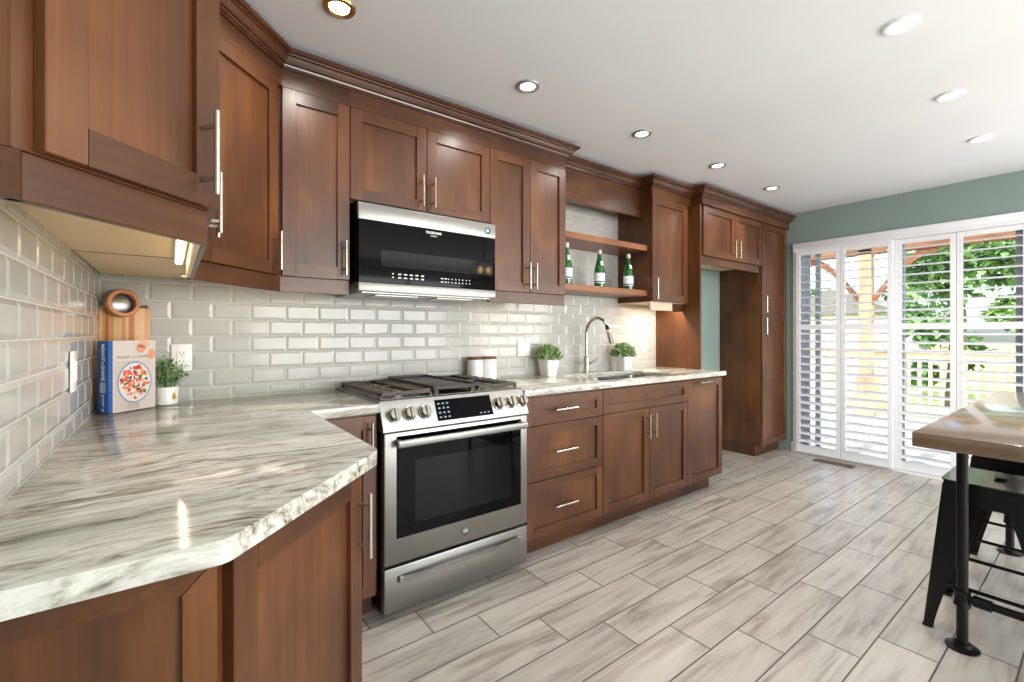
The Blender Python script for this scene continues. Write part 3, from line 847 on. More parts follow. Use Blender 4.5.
# oven door
b = MB(); b.box(X0+.002, X1-.002, -.668, -.627, .238, .792, 0, .005, 2); od = b.build('oven_door', STEEL, r)
b = MB(); b.box(1.000, 1.662, -.6705, -.6675, .345, .775, 0, .001, 1); gl = b.build('door_glass', BLACKG, od)
b = MB(); b.box(1.083, 1.60, -.6712, -.670, .395, .665, 0); b.build('oven_window', WINDG, od)
b = MB(); b.box(.985, 1.672, -.722, -.706, .735, .768, 0, .007, 3)
for x in (.992, 1.643): b.box(x, x+.022, -.712, -.665, .739, .764, 0, .004, 2)
b.build('handle', STEEL, od)
b = MB(); b.lathe([(.021, 0), (.021, .0025), (.018, .003), (0, .003)], (1.336, -.668, .293), 28, axis='y'); em = b.build('emblem', EMBL, od)
text_mb('GE', .021, facing((1.336, -.6712, .293), (1, 0, 0), (0, 0, 1)), .0004).build('emblem_letters', PRINTW, od)
# storage drawer
b = MB(); b.box(X0+.002, X1-.002, -.668, -.627, .040, .226, 0, .005, 2); dr = b.build('drawer', STEEL, r)
b = MB(); pts = []
for i in range(17):
    t = i/16; x = 1.01+.64*t; s = math.sin(PI*t)
    pts.append((x, -.684-.034*min(1, s*1.2), .176))
for i in range(16):
    (xa, ya, z), (xb, yb, _) = pts[i], pts[i+1]
    b.add([(xa,ya,z-.012),(xb,yb,z-.012),(xb,yb,z+.012),(xa,ya,z+.012),(xa,ya+.010,z-.012),(xb,yb+.010,z-.012),(xb,yb+.010,z+.012),(xa,ya+.010,z+.012)],
          [(0,1,2,3),(4,7,6,5),(0,4,5,1),(3,2,6,7)])
for x in (1.005, 1.633): b.box(x, x+.022, -.688, -.665, .163, .189, 0, .003, 1)
b.build('handle', STEEL, dr)

# ------------------------------------------------------------------ microwave
mx0, mx1, myf = .925, 1.683, -.412
r = thing('microwave', ((mx0+mx1)/2, -.2, 1.40), 'black and stainless over-the-range microwave under the short cabinet', 'microwave')
b = MB(); b.box(mx0, mx1, -.385, -.012, 1.412, 1.828, 0, .003, 1); b.build('body', BLACKP, r)
b = MB(); b.box(mx0-.001, mx1+.001, myf, -.385, 1.735, 1.812, 0, .003, 2); b.build('top_trim', STEEL, r)
b = MB(); b.box(mx0, mx1, myf+.001, -.385, 1.446, 1.734, 0, .002, 1); dg_ = b.build('door', BLACKG, r)
b = MB(); b.box(1.03, 1.668, myf-.0002, myf+.002, 1.527, 1.602); b.build('window', MWWIN, dg_)
b = MB(); b.box(mx0-.001, mx1+.001, myf-.003, -.385, 1.404, 1.446, 0, .004, 2); b.build('bottom_trim', STEEL, r)
for row, z in enumerate((1.494, 1.477)):
    b = MB()
    for i in range(1, 6): b.box(1.085+i*.030, 1.085+i*.030+.016, myf+.0003, myf+.0012, z-.003, z+.003)
    b.build('function_legend', PRINTW, dg_)
b = MB()
for z in (1.494, 1.477): b.box(1.085, 1.093, myf+.0003, myf+.0012, z-.003, z+.003)
b.build('timer_legend', PRINTW, dg_)
b = MB()
for row, z in enumerate((1.494, 1.477)):
    for i in range(9): b.box(1.345+i*.021, 1.345+i*.021+(.014 if i < 2 else .006), myf+.0003, myf+.0012, z-.0025-.004, z+.0025-.004)
b.build('number_legend', PRINTW, dg_)
text_mb('FRIGIDAIRE', .017, facing((1.305, myf+.0002, 1.716), (1, 0, 0), (0, 0, 1)), .0006, bold=True).build('brand_lettering', PRINTW, dg_)
text_mb('GALLERY', .009, facing((1.305, myf+.0002, 1.700), (1, 0, 0), (0, 0, 1)), .0006).build('brand_lettering', PRINTW, dg_)
b = MB(); b.lathe([(.019, 0), (.019, .0008), (0, .0008)], (1.632, myf, 1.771), 24, axis='y'); stk = b.build('sticker', TEALP, r)
b = MB(); b.lathe([(.009, 0), (.009, .0005), (0, .0005)], (1.630, myf-.0009, 1.772), 6, axis='y'); b.build('sticker_mark', PRINTW, stk)
b = MB(); b.box(mx0+.02, mx1-.02, -.39, -.03, 1.396, 1.412, 0, .003, 1)
for x in (1.03, 1.36): b.box(x, x+.22, -.34, -.20, 1.392, 1.397, 1)
b.build('underside_grille', [STEEL_D, BURN], r)

# ------------------------------------------------------------------ lamps
def downlight(x, y, trim, label):
    r = thing('recessed_downlight', (x, y, H), label, 'ceiling light', 'recessed ceiling lights')
    b = MB(); b.lathe([(.036, -.004), (.044, -.009), (.056, -.007), (.060, -.0005), (.036, -.0005)], (x, y, H), 32, close=True); b.build('trim_ring', trim, r)
    b = MB(); b.lathe([(.0, -.006), (.022, -.0055), (.036, -.003), (.037, -.0005), (0, -.0005)], (x, y, H), 24); b.build('bulb_face', EMIT_CAN, r)
    d = bpy.data.lights.new('downlight_beam', 'AREA'); d.shape = 'DISK'; d.size = .075; d.energy = CAN_POWER; d.color = (1, .95, .88); d.spread = math.radians(150)
    o = bpy.data.objects.new('downlight_beam', d); COL.objects.link(o); o.parent = r; o.location = (0, 0, -.013)
    return r
ordl = ['nearest, brassy, at top picture edge', 'second, above the microwave', 'third, above the open shelves', 'fourth, by the fridge recess', 'fifth and farthest, by the pantry']
for i, x in enumerate((.745, 1.65, 2.545, 3.42, 4.28)):
    downlight(x, -.74, BRASS if i == 0 else CANTRIM, 'recessed ceiling light in row along cabinets, ' + ordl[i])
for x, l in ((2.55, 'largest, nearest'), (3.437, 'middle'), (4.297, 'farthest')):
    downlight(x, -1.97, WHITE, 'white-rimmed recessed ceiling light over the table, ' + l + ' of three')

# under-cabinet lights
def strip(loc, ln, label, rz=0.0, power=2.0, w_=.014, tube=None):
    x, y, z = loc
    r = thing('under_cabinet_light', loc, label, 'light strip', 'under-cabinet light strips', rz)
    M = M_of(r); b = MB(M); b.box(-ln/2, ln/2, -w_/2-.004, w_/2+.004, -.008, -.0005, 0, .001, 1); b.build('housing', PLATE, r)
    b = MB(M); b.box(-ln/2+.006, ln/2-.006, -w_/2, w_/2, -.0125, -.008, 0, .0015, 1); b.build('tube', tube or EMIT_DIM, r)
    d = bpy.data.lights.new('strip_glow', 'AREA'); d.shape = 'RECTANGLE'; d.size = ln; d.size_y = w_; d.energy = power*.45; d.color = (1, .82, .60)
    o = bpy.data.objects.new('strip_glow', d); COL.objects.link(o); o.parent = r; o.location = (0, 0, -.018)
    return r
strip((.262, -.86, ZB-.0025), .50, 'glowing light strip under the angled cabinet nearest the viewer', PI/2, .8, tube=EMIT_LED, w_=.018)
strip((.42, -.20, ZB-.002), .30, 'light strip hidden under the corner upper cabinet', 0, .45)
strip((.76, -.20, ZB-.002), .22, 'light strip hidden under the single-door cabinet left of the microwave', 0, .35)
strip((1.98, -.20, ZB-.002), .45, 'light strip hidden under the tall two-door cabinet', 0, .8)
strip((3.52, -.235, ZB-.002), .36, 'light strip hidden under the narrow cabinet right of the shelves', 0, 10)

# lantern over the table, out of the frame but mirrored in the microwave door
r = thing('pendant_lantern', (3.35, -3.05, 1.86), 'black pendant lantern with warm bulbs hanging behind the table', 'pendant light')
b = MB(); c_ = (3.35, -3.05, 1.86)
b.lathe([(.15, .0), (.16, .0), (.16, .015), (.15, .015)], c_, 32, close=True); b.lathe([(.15, .20), (.16, .20), (.16, .215), (.15, .215)], c_, 32, close=True)
for k in range(6):
    a = 2*PI*k/6; x, y = c_[0]+.155*math.cos(a), c_[1]+.155*math.sin(a); b.cyl((x, y, 1.87), (x, y, 2.065), .006, seg=8)
for k in range(3):
    a = PI*k/3; b.cyl((c_[0]+.155*math.cos(a), c_[1]+.155*math.sin(a), 2.07), (c_[0]-.155*math.cos(a), c_[1]-.155*math.sin(a), 2.07), .006, seg=8)
b.cyl((c_[0], c_[1], 2.07), (c_[0], c_[1], H-.012), .007, seg=8); b.lathe([(.06, .0), (.06, .012), (.0, .012)], (c_[0], c_[1], H-.0125), 24); b.build('frame', BLACKM, r)
for dx in (-.06, .06):
    b = MB(); b.lathe([(.0, 0), (.02, .01), (.028, .035), (.02, .06), (.013, .08), (.0, .08)], (c_[0]+dx, c_[1], 1.95), 16); bb = b.build('bulb', EMIT_BULB, r)
    b = MB(); b.cyl((c_[0]+dx, c_[1], 2.03), (c_[0]+dx, c_[1], 2.07), .014, seg=12); b.build('socket', BLACKM, bb)

# ------------------------------------------------------------------ things on the counters
def leaf_faces(b, p, d, up, ln, wd, mi=0):
    d = d.normalized(); s = d.cross(up); 
    if s.length < 1e-3: s = Vector((1, 0, 0))
    s.normalize(); u = s.cross(d)
    q = [p, p+d*ln*.35+s*wd*.5+u*wd*.1, p+d*ln*.75+s*wd*.38+u*wd*.05, p+d*ln-u*wd*.15, p+d*ln*.75-s*wd*.38+u*wd*.05, p+d*ln*.35-s*wd*.5+u*wd*.1, p+d*ln*.5-u*wd*.08]
    b.add(q, [(0, 1, 6), (1, 2, 6), (2, 3, 6), (3, 4, 6), (4, 5, 6), (5, 0, 6)], mi)
def square_pot(cx, cy, wb, wt, h, z=CT):
    b = MB()
    def ring(w_, zz): 
        return [(cx+p[0], cy+p[1], zz) for p in rounded([(-w_/2,-w_/2), (w_/2,-w_/2), (w_/2,w_/2), (-w_/2,w_/2)], [w_*.12]*4, 3)]
    rs = [ring(wb*.96, z+.0005), ring(wb, z+.004), ring(wt, z+h-.003), ring(wt*.985, z+h), ring(wt*.90, z+h), ring(wt*.86, z+h-.02)]
    n = len(rs[0])
    b.add([p for q in rs for p in q], [(i*n+k, i*n+(k+1) % n, (i+1)*n+(k+1) % n, (i+1)*n+k) for i in range(len(rs)-1) for k in range(n)] + [tuple(range(n))[::-1]])
    s = MB(); s.add(ring(wt*.865, z+h-.018), [tuple(range(n))]); return b, s
def boxwood(cx, cy, label, seed):
    r = thing('potted_plant', (cx, cy, CT), label, 'plant', 'small boxwood plants by the sink')
    b, s = square_pot(cx, cy, .080, .114, .114); b.build('pot', CERAM, r); s.build('soil', SOIL, r)
    R_ = random.Random(seed); b = MB()
    for i in range(330):
        a = R_.uniform(0, 2*PI); e_ = math.acos(R_.uniform(-.05, 1)); rr = R_.uniform(.45, 1)**.5
        d = Vector((math.sin(e_)*math.cos(a), math.sin(e_)*math.sin(a), math.cos(e_)))
        p = Vector((cx, cy, CT+.112)) + Vector((d.x*.082, d.y*.082, d.z*.088))*rr
        dd = (d*1.0+Vector((R_.uniform(-.6, .6), R_.uniform(-.6, .6), R_.uniform(0, .9))))
        leaf_faces(b, p, dd, Vector((R_.uniform(-1, 1), R_.uniform(-1, 1), 1)).normalized(), R_.uniform(.024, .042), R_.uniform(.014, .022))
    b.build('foliage', LEAF, r)
    b = MB()
    for i in range(14):
        a = R_.uniform(0, 2*PI); b.tube([(cx, cy, CT+.11), (cx+.03*math.cos(a), cy+.03*math.sin(a), CT+.15), (cx+.065*math.cos(a), cy+.065*math.sin(a), CT+.17)], .0018, 5)
    b.build('stems', HERB, r)
boxwood(2.345, -.108, 'boxwood in a square white pot, on the counter left of the faucet', 3)
boxwood(3.115, -.132, 'boxwood in a square white pot, on the counter right of the faucet', 9)

# herb in a round pot by the cookbook
cx, cy = .226, -.105
r = thing('potted_herb', (cx, cy, CT), 'leafy green herb in a small round white pot beside the cookbook', 'plant')
b = MB(); b.lathe([(.036, .0005), (.039, .003), (.0415, .072), (.0405, .074), (.037, .073), (.036, .055), (0, .055)], (cx, cy, CT), 32); pot = b.build('pot', CERAM, r)
b = MB(); Mg = facing((cx+.026, cy-.0325, CT+.036), (.78, .63, 0), (0, 0, 1)); b.M = Mg
b.add([(.009*math.cos(2*PI*k/12), -.003+.012*math.sin(2*PI*k/12), .0) for k in range(12)], [tuple(range(12))])
for s in (-1, 0, 1): b.add([(s*.003-.002, .008, .0003), (s*.003+.002, .008, .0003), (s*.007, .020, .0003)], [(0, 1, 2)])
b.build('gold_motif', GOLD, pot)
R_ = random.Random(5); b = MB(); st_ = MB()
for i in range(46):
    a = R_.uniform(0, 2*PI); q = R_.uniform(.1, 1); h_ = R_.uniform(.075, .125)*(1.15-.35*q)
    tip = Vector((cx+math.cos(a)*.078*q, max(-.20, cy+math.sin(a)*.068*q), CT+.06+h_)); base = Vector((cx+math.cos(a)*.022*q, cy+math.sin(a)*.022*q, CT+.056))
    midp = (base+tip)/2+Vector((0, 0, .018)); st_.tube([base, midp, tip], .0011, 5)
    for k in range(12):
        t = .25+.75*k/11; p = base*(1-t)**2+midp*2*t*(1-t)+tip*t*t
        if (p - Vector((.060, -.272, CT))).dot(Vector((.107, -.122, 0)).normalized()) > -.078 and (p - Vector((.060, -.272, CT))).dot(Vector((.122, .107, 0)).normalized()) < .205: continue
        leaf_faces(b, p, Vector((R_.uniform(-1, 1), R_.uniform(-1, 1), R_.uniform(-.1, .9))), Vector((0, 0, 1)), R_.uniform(.014, .023), R_.uniform(.008, .013))
b.build('foliage', HERB, r); st_.build('stems', HERB, r)

# cutting board leaning on the back wall
r = thing('cutting_board', (.092, -.055, CT), 'striped wooden paddle cutting board leaning in the corner behind the cookbook', 'cutting board')
lean = math.radians(5.0)
Mc = Matrix.Translation((.086, -.058, CT+.001)) @ Matrix.Rotation(-lean, 4, 'X')
b = MB(Mc @ Matrix.Rotation(PI/2, 4, 'X')); pl = rounded([(-.082,0), (.086,0), (.086,.392), (.075,.412), (.045,.412), (-.082,.406)], [.01,.01,.02,.01,.01,.012], 3)
b.prism(pl, -.009, .009, 0, .003, 2); body = b.build('board', BOARDW, r)
Mr = Mc @ Matrix.Translation((-.020, 0, .416)) @ Matrix.Rotation(math.radians(26), 4, 'Z')
b = MB(Mr)
b.lathe([(.040, -.009), (.040, .018), (.042, .021), (.053, .021), (.056, .018), (.056, -.009), (.053, -.012), (.042, -.012)], (0, -.034, 0), 40, axis='y', close=True); rg = b.build('ring_handle', RINGW, r)
b = MB(Mr); b.lathe([(.0405, -.004), (.030, .001), (.016, .004), (.0, .005)], (0, -.034, 0), 32, axis='y'); b.build('ring_inset', STEEL_D, rg)

# cookbook
dirc = Vector((.122, .107, 0)).normalized(); dsp = Vector((.107, -.122, 0)).normalized()  # along the cover / out of the cover
bw_, bh_, bt_ = .175, .268, .050
P0 = Vector((.060, -.272, CT+.0008))                      # bottom corner where spine meets front cover
Mb = Matrix((dirc, -dsp, Vector((0, 0, 1)))).transposed().to_4x4(); Mb.translation = P0     # x along cover, y into the book, z up
r = thing('cookbook', tuple(P0), 'blue-spined cookbook with a salad plate on the cover standing in the corner', 'book', None, math.atan2(dirc.y, dirc.x))
b = MB(Mb); b.box(.004, bw_-.004, .004, bt_-.004, .003, bh_-.004); b.build('pages', PAGES, r)
b = MB(Mb); b.box(0.002, bw_, 0, .004, 0, bh_, 0, .001, 1); b.box(.002, bw_, bt_-.004, bt_, 0, bh_, 0, .001, 1); cover = b.build('cover', BOOKW, r)
b = MB(Mb); b.box(-.003, .004, -.0006, bt_+.0004, 0, bh_, 0, .0015, 2); b.box(.004, .012, -.0006, .004, 0, bh_); spine = b.build('spine', BOOKB, r)
spM = Mb @ facing((-.0034, bt_/2, 0), (0, 0, -1), (0, -1, 0))
def spt(t, s, z, off=0.0, bold=False):
    return text_mb(t, s, Mb @ facing((-.0034, bt_/2+off, z), (0, 0, -1), (0, -1, 0)), .0004, bold=bold)
b = spt('MEANT', .0190, .2256, bold=True)
for q in (spt('to', .0150, .187), spt('SHARE', .0190, .150, bold=True), spt('BUCKETT', .0105, .048)):
    o_ = len(b.v); b.v += q.v; b.f += [(tuple(o_+i for i in f), m_) for f, m_ in q.f]
b.M = Mb
for k in range(5): b.box(-.0038, -.0032, .014+k*.0052, .0152+k*.0052, .078, .116)
b.box(-.0038, -.0032, .014, .0362, .0775, .079); b.box(-.0038, -.0032, .021, .029, .010, .018)
b.build('spine_lettering', PRINTW, spine)
# cover picture: plate of chopped salad on pale boards
b = MB(Mb); yc = -.0006
cols = [(196,184,176), (182,170,160), (204,194,186), (206,190,176)]
mats = [mat('cover_tone_%d' % i, c, .35) for i, c in enumerate(cols)]
fx = [(.018, .062, 0), (.064, .108, 1), (.110, .170, 2)]
for a, c_, mi in fx: b.add([(a, yc, .006), (c_, yc, .006), (c_, yc, .19), (a, yc, .19)], [(0, 1, 2, 3)], mi)
b.build('cover_boards', mats, cover)
def disc(b, cx, cz, rx, rz_, y, mi=0, n=28): b.add([(cx+rx*math.cos(2*PI*k/n), y, cz+rz_*math.sin(2*PI*k/n)) for k in range(n)], [tuple(range(n))], mi)
food = [(214,92,62), (226,132,92), (236,224,210), (92,112,62), (180,52,48), (240,190,140), (70,60,80)]
fm = [mat('salad_tone_%d' % i, c, .4) for i, c in enumerate(food)]
b = MB(Mb); disc(b, .092, .108, .066, .080, yc-.0004, 0); disc(b, .092, .108, .060, .074, yc-.0006, 1)
b.build('cover_plate', [mat('plate_rim_print', (140, 148, 172), .35), mat('plate_print', (214, 212, 212), .35)], cover)
b = MB(Mb); R_ = random.Random(11)
for i in range(150):
    a = R_.uniform(0, 2*PI); q = R_.random()**.5; x = .092+.050*q*math.cos(a); z = .108+.063*q*math.sin(a); s = R_.uniform(.004, .009)
    n = R_.choice([4, 5, 6]); o_ = R_.uniform(0, 6)
    b.add([(x+s*math.cos(o_+2*PI*k/n), yc-.0008-i*2e-6, z+s*math.sin(o_+2*PI*k/n)) for k in range(n)], [tuple(range(n))], R_.choice([0, 0, 1, 1, 2, 2, 3, 4, 5, 6]))
b.build('cover_salad', fm, cover)
b = MB(Mb); disc(b, .125, .252, .024, .014, yc-.0004, 0); disc(b, .115, .236, .018, .016, yc-.0004, 1); disc(b, .158, .214, .015, .020, yc-.0004, 1)
b.build('cover_fruit', [mat('peach_print', (226, 170, 140), .4), mat('apricot_print', (214, 150, 122), .4)], cover)
t = text_mb('MEANT to SHARE', .0155, Mb @ facing((.086, -.0010, .205), (1, 0, 0), (0, 0, 1)), .0003); t.build('cover_title', mat('title_tan_print', (160, 140, 120), .5), cover)

# canisters
def canister(cx, cy, label):
    r = thing('canister', (cx, cy, CT), label, 'canister', 'white canisters behind the range')
    b = MB(); b.lathe([(.047, .0005), (.050, .003), (.050, .03), (.0475, .127), (.047, .132), (.0, .132)], (cx, cy, CT), 32); b.build('jar', CERAM, r)
    b = MB(); b.lathe([(.0485, .1325), (.050, .135), (.050, .144), (.047, .147), (0, .147)], (cx, cy, CT), 32); b.build('lid', LIDW, r)
canister(1.762, -.075, 'white canister with flat wooden lid, left one of the pair beside range')
canister(1.866, -.075, 'white canister with flat wooden lid, right one of the pair beside range')

# bottles on the lower shelf
def bottle(cx, cy, label, first=None):
    z = 1.5405
    if first is not None: return copy_thing(first, (cx, cy, z), label)
    r = thing('water_bottle', (cx, cy, z), label, 'bottle', 'green water bottles on the shelf')
    b = MB(); b.lathe([(.0, .004), (.030, .0005), (.037, .004), (.038, .012), (.038, .125), (.036, .145), (.028, .175), (.019, .205), (.0145, .23), (.0140, .255), (.0155, .258), (.0155, .268), (.0, .268)], (cx, cy, z), 28)
    b.build('glass', BOTTLE, r)
    b = MB(); b.lathe([(.0160, .250), (.0165, .252), (.0165, .279), (.015, .281), (0, .281)], (cx, cy, z), 20); b.build('cap', mat('pale_cap', (206, 208, 200), .4), r)
    b = MB(); b.lathe([(.0385, .035), (.0385, .108)], (cx, cy, z), 28); lb = b.build('front_label', mat('pale_label', (226, 230, 236), .5), r)
    b = MB(); 
    n = 9
    for k in range(n):
        a0, a1 = math.radians(-118+56*k/n), math.radians(-118+56*(k+1)/n)
        for (ra, rb, za, zb) in ((.0308, .0222, .165, .195),):
            b.add([(cx+ra*math.cos(a0), cy+ra*math.sin(a0), z+za), (cx+ra*math.cos(a1), cy+ra*math.sin(a1), z+za), (cx+rb*math.cos(a1), cy+rb*math.sin(a1), z+zb), (cx+rb*math.cos(a0), cy+rb*math.sin(a0), z+zb)], [(0, 1, 2, 3)])
    b.build('neck_label', mat('pale_neck_label', (236, 236, 228), .5), r)
    # label print wrapped as a flat line facing the room
    fd = Vector((-.62, -.78, 0)).normalized(); rt = Vector((.78, -.62, 0))
    t = text_mb('S.PELLEGRINO', .0082, facing(Vector((cx, cy, z+.078))+fd*.0392, rt, (0, 0, 1)), .0002); t.build('label_lettering', PRINTB, lb)
    b = MB(facing(Vector((cx, cy, z+.095))+fd*.0392, rt, (0, 0, 1)))
    b.add([((.006 if k % 2 == 0 else .0025)*math.sin(2*PI*k/10), (.006 if k % 2 == 0 else .0025)*math.cos(2*PI*k/10), 0) for k in range(10)], [tuple(range(10))]); b.build('label_star', REDP, lb)
    b = MB(); b.lathe([(.03865, .040), (.03865, .050)], (cx, cy, z), 28); b.build('label_band', PRINTB, lb)
    return r
b0 = bottle(2.385, -.245, 'green glass water bottle half hidden behind the tall cabinet, leftmost on shelf')
bottle(2.76, -.20, 'green glass water bottle alone in the middle of the lower shelf', b0)
bottle(3.075, -.21, 'green glass water bottle at the right end of the shelf, by dark cabinet side', b0)

# outlets and switches
def wall_plate(name, c, nrm, w_, h_, label, kind, cat):
    # c = centre on the tile face
    nrm = Vector(nrm); rt = Vector((0, 0, 1)).cross(nrm); 
    M = facing(c, rt, (0, 0, 1))
    r = thing(name, tuple(c), label, cat, None, math.atan2(rt.y, rt.x))
    b = MB(M); b.box(-w_/2, w_/2, -h_/2, h_/2, .0, .006, 0, .002, 2); b.build('cover_plate', PLATE, r)
    if kind == 'outlet':
        b = MB(M); b.box(-.017, .017, -.034, .034, .006, .009, 0, .001, 1); rec = b.build('receptacle', PLATE, r)
        b = MB(M)
        for s in (-1, 1):
            b.box(-.008, -.006, s*.018-.002, s*.018+.007, .009, .0094); b.box(.006, .008, s*.018-.002, s*.018+.006, .009, .0094)
            b.lathe([(.0024, .009), (.0024, .0094), (0, .0094)], (0, s*.018-.009, 0), 10)
        b.build('slots', BLACKP, rec)
    else:
        n = 2 if w_ > .1 else 1
        for i in range(n):
            ox = 0 if n == 1 else (-.023 if i == 0 else .023)
            b = MB(M); b.box(ox-.016, ox+.016, -.033, .033, .006, .0085, 0, .001, 1); b.box(ox-.012, ox+.012, -.028, .028, .0085, .0105, 0, .001, 1); b.build('rocker', PLATE, r)
wall_plate('wall_outlet', (.279, -.0106, 1.103), (0, -1, 0), .074, .118, 'white wall outlet on the tile behind the small herb', 'outlet', 'outlet')
wall_plate('wall_switch', (.0106, -.665, 1.10), (1, 0, 0), .074, .118, 'white switch plate on the left tiled wall near the corner', 'switch', 'switch')
wall_plate('wall_switch', (2.200, -.0106, 1.108), (0, -1, 0), .112, .112, 'white double switch plate on the tile left of the boxwood', 'switch', 'switch')
wall_plate('wall_switch', (3.525, -.0106, 1.10), (0, -1, 0), .074, .112, 'white switch plate on the tile by the tall fridge panel', 'switch', 'switch')

# ------------------------------------------------------------------ table and stools
TX0, TX1, TY, TW, TZ = 2.345, 4.28, -2.048, .85, .862
r = thing('counter_table', ((TX0+TX1)/2, TY-TW/2, 0), 'tall wooden table with black pipe legs at the right edge', 'table')
b = MB(); b.box(TX0, TX1, TY-TW, TY, TZ-.052, TZ, 0, .004, 2); b.build('tabletop', TABLEW, r)
for lx in (2.678, 3.944):
    for ly in (-2.128, TY-TW+.080):
        b = MB(); b.cyl((lx, ly, .012), (lx, ly, TZ-.060), .0175, seg=20)
        b.lathe([(.026, .165), (.026, .172), (.0235, .176), (.0235, .214), (.026, .218), (.026, .225)], (lx, ly, 0), 20)
        leg = b.build('leg', PIPE, r)
        b = MB(); b.lathe([(.050, .0005), (.050, .006), (.044, .008), (.027, .010), (.025, .024), (.0, .024)], (lx, ly, 0), 28); b.build('floor_flange', PIPE, leg)
        b = MB(); b.lathe([(.034, -.080), (.034, -.0615), (.062, -.0595), (.065, -.0525), (.0, -.0525)], (lx, ly, TZ), 24); b.build('top_flange', PIPE, leg)
    ya, yb = -2.128, TY-TW+.080
    b = MB(); b.cyl((lx, ya-.02, .195), (lx, yb+.02, .195), .0145, seg=16)
    for y in (ya-.03, ya-.165, (ya+yb)/2, yb+.13): b.cyl((lx, y, .195), (lx, y-.05, .195), .0205, seg=16)
    b.build('cross_pipe', PIPE, r)
b = MB(); b.cyl((2.678, (ya+yb)/2, .195), (3.944, (ya+yb)/2, .195), .0165, seg=16); b.build('cross_pipe', PIPE, r)

def stool(cx, cy, label, first=None):
    if first is not None: return copy_thing(first, (cx, cy, 0), label)
    r = thing('metal_stool', (cx, cy, 0), label, 'stool', 'black metal bar stools')
    hs, hf, sz = .148, .200, .612      # half seat, half foot spread, seat height
    b = MB()
    o = [(cx+p[0], cy+p[1]) for p in rounded([(-hs-.006,-hs-.006), (hs+.006,-hs-.006), (hs+.006,hs+.006), (-hs-.006,hs+.006)], [.03]*4, 5)]
    hl = [(cx+p[0], cy+p[1]) for p in rounded([(-.045,-.016), (.045,-.016), (.045,.016), (-.045,.016)], [.015]*4, 4)]
    slab_ring2(b, o, hl, sz-.006, sz); b.build('seat', SEATM, r)
    # skirt: four arched sheets
    b = MB()
    def corner(t): return hs-.003 + (hf-hs)*t       # half width at depth t below the seat (0..1)
    for k in range(4):
        Mk = Matrix.Translation((cx, cy, 0)) @ Matrix.Rotation(k*PI/2, 4, 'Z'); b.M = Mk
        zt = sz-.006; dpt = .13; n = 12
        def sp(u, z):       # point on the tilted side plane (local -y side)
            t = (zt-z)/zt; h_ = corner(t); return (u*h_, -h_, z)
        top = [sp(-1+2*i/n, zt) for i in range(n+1)]
        lowz = [zt-.085-.075*abs(-1+2*i/n)**3 for i in range(n+1)]
        low = [sp(-1+2*i/n, lowz[i]) for i in range(n+1)]
        inn = lambda q: (q[0]*.985, q[1]+.004, q[2])
        vs = top+low+[inn(q) for q in top]+[inn(q) for q in low]; m_ = n+1
        fs = []
        for i in range(n):
            fs += [(i, i+1, m_+i+1, m_+i), (2*m_+i+1, 2*m_+i, 3*m_+i, 3*m_+i+1), (m_+i, m_+i+1, 3*m_+i+1, 3*m_+i), (i+1, i, 2*m_+i, 2*m_+i+1)]
        b.add(vs, fs)
    b.build('skirt', BLACKM, r)
    for k in range(4):
        b = MB(Matrix.Translation((cx, cy, 0)) @ Matrix.Rotation(k*PI/2, 4, 'Z'))
        zt = sz-.02; rows = []
        for i in range(11):
            t = i/10; z = zt*(1-t)+.0005*t; h_ = hs+(hf-hs)*((sz-.006-z)/(sz-.006))
            bow = 0.0; h_ += bow
            wd = .100*(1-t)**1.2+.030
            rows.append([(-h_+wd, -h_, z), (-h_+.006, -h_, z), (-h_, -h_+.006, z), (-h_, -h_+wd, z), (-h_+.004, -h_+wd, z), (-h_+.010, -h_+.010, z), (-h_+wd, -h_+.004, z)])
        n = 7; vs = [p for q in rows for p in q]
        fs = [(i*n+j, i*n+(j+1) % n, (i+1)*n+(j+1) % n, (i+1)*n+j) for i in range(10) for j in range(n)] + [tuple(range(n))[::-1], tuple(range(10*n, 11*n))]
        b.add(vs, fs)
        # pressed rib and rubber foot
        leg = b.build('leg', BLACKM, r)
        b = MB(b.M); b.box(-hf-.001, -hf+.031, -hf-.001, -hf+.031, .0003, .012, 0, .002, 1); b.build('rubber_foot', BLACKP, leg)
    for k, z in ((0, .305), (1, .195), (2, .305), (3, .195)):
        b = MB(Matrix.Translation((cx, cy, 0)) @ Matrix.Rotation(k*PI/2, 4, 'Z')); h_ = hs+(hf-hs)*((sz-z)/sz)-.012
        b.cyl((-h_, -h_, z), (h_, -h_, z), .0075, seg=10); b.build('rung', BLACKM, r)
    return r
def slab_ring2(b, outer, hole, z0, z1):
    bm = bmesh.new()
    vo = [bm.verts.new((p[0], p[1], z1)) for p in outer]; vh = [bm.verts.new((p[0], p[1], z1)) for p in hole]
    ed = [bm.edges.new((q[i], q[(i+1) % len(q)])) for q in (vo, vh) for i in range(len(q))]
    bmesh.ops.triangle_fill(bm, use_beauty=True, edges=ed)
    r_ = bmesh.ops.extrude_face_region(bm, geom=list(bm.faces))
    bmesh.ops.translate(bm, verts=[g for g in r_['geom'] if isinstance(g, bmesh.types.BMVert)], vec=(0, 0, z0-z1))
    bmesh.ops.recalc_face_normals(bm, faces=bm.faces); bm.verts.index_update()
    b.add([v.co.copy() for v in bm.verts], [tuple(v.index for v in f.verts) for f in bm.faces]); bm.free()
s0 = stool(2.940, -2.200, 'backless black metal stool nearest the viewer, tucked under the table')
stool(3.58, -2.195, 'backless black metal stool farther along the table, behind the nearest one', s0)

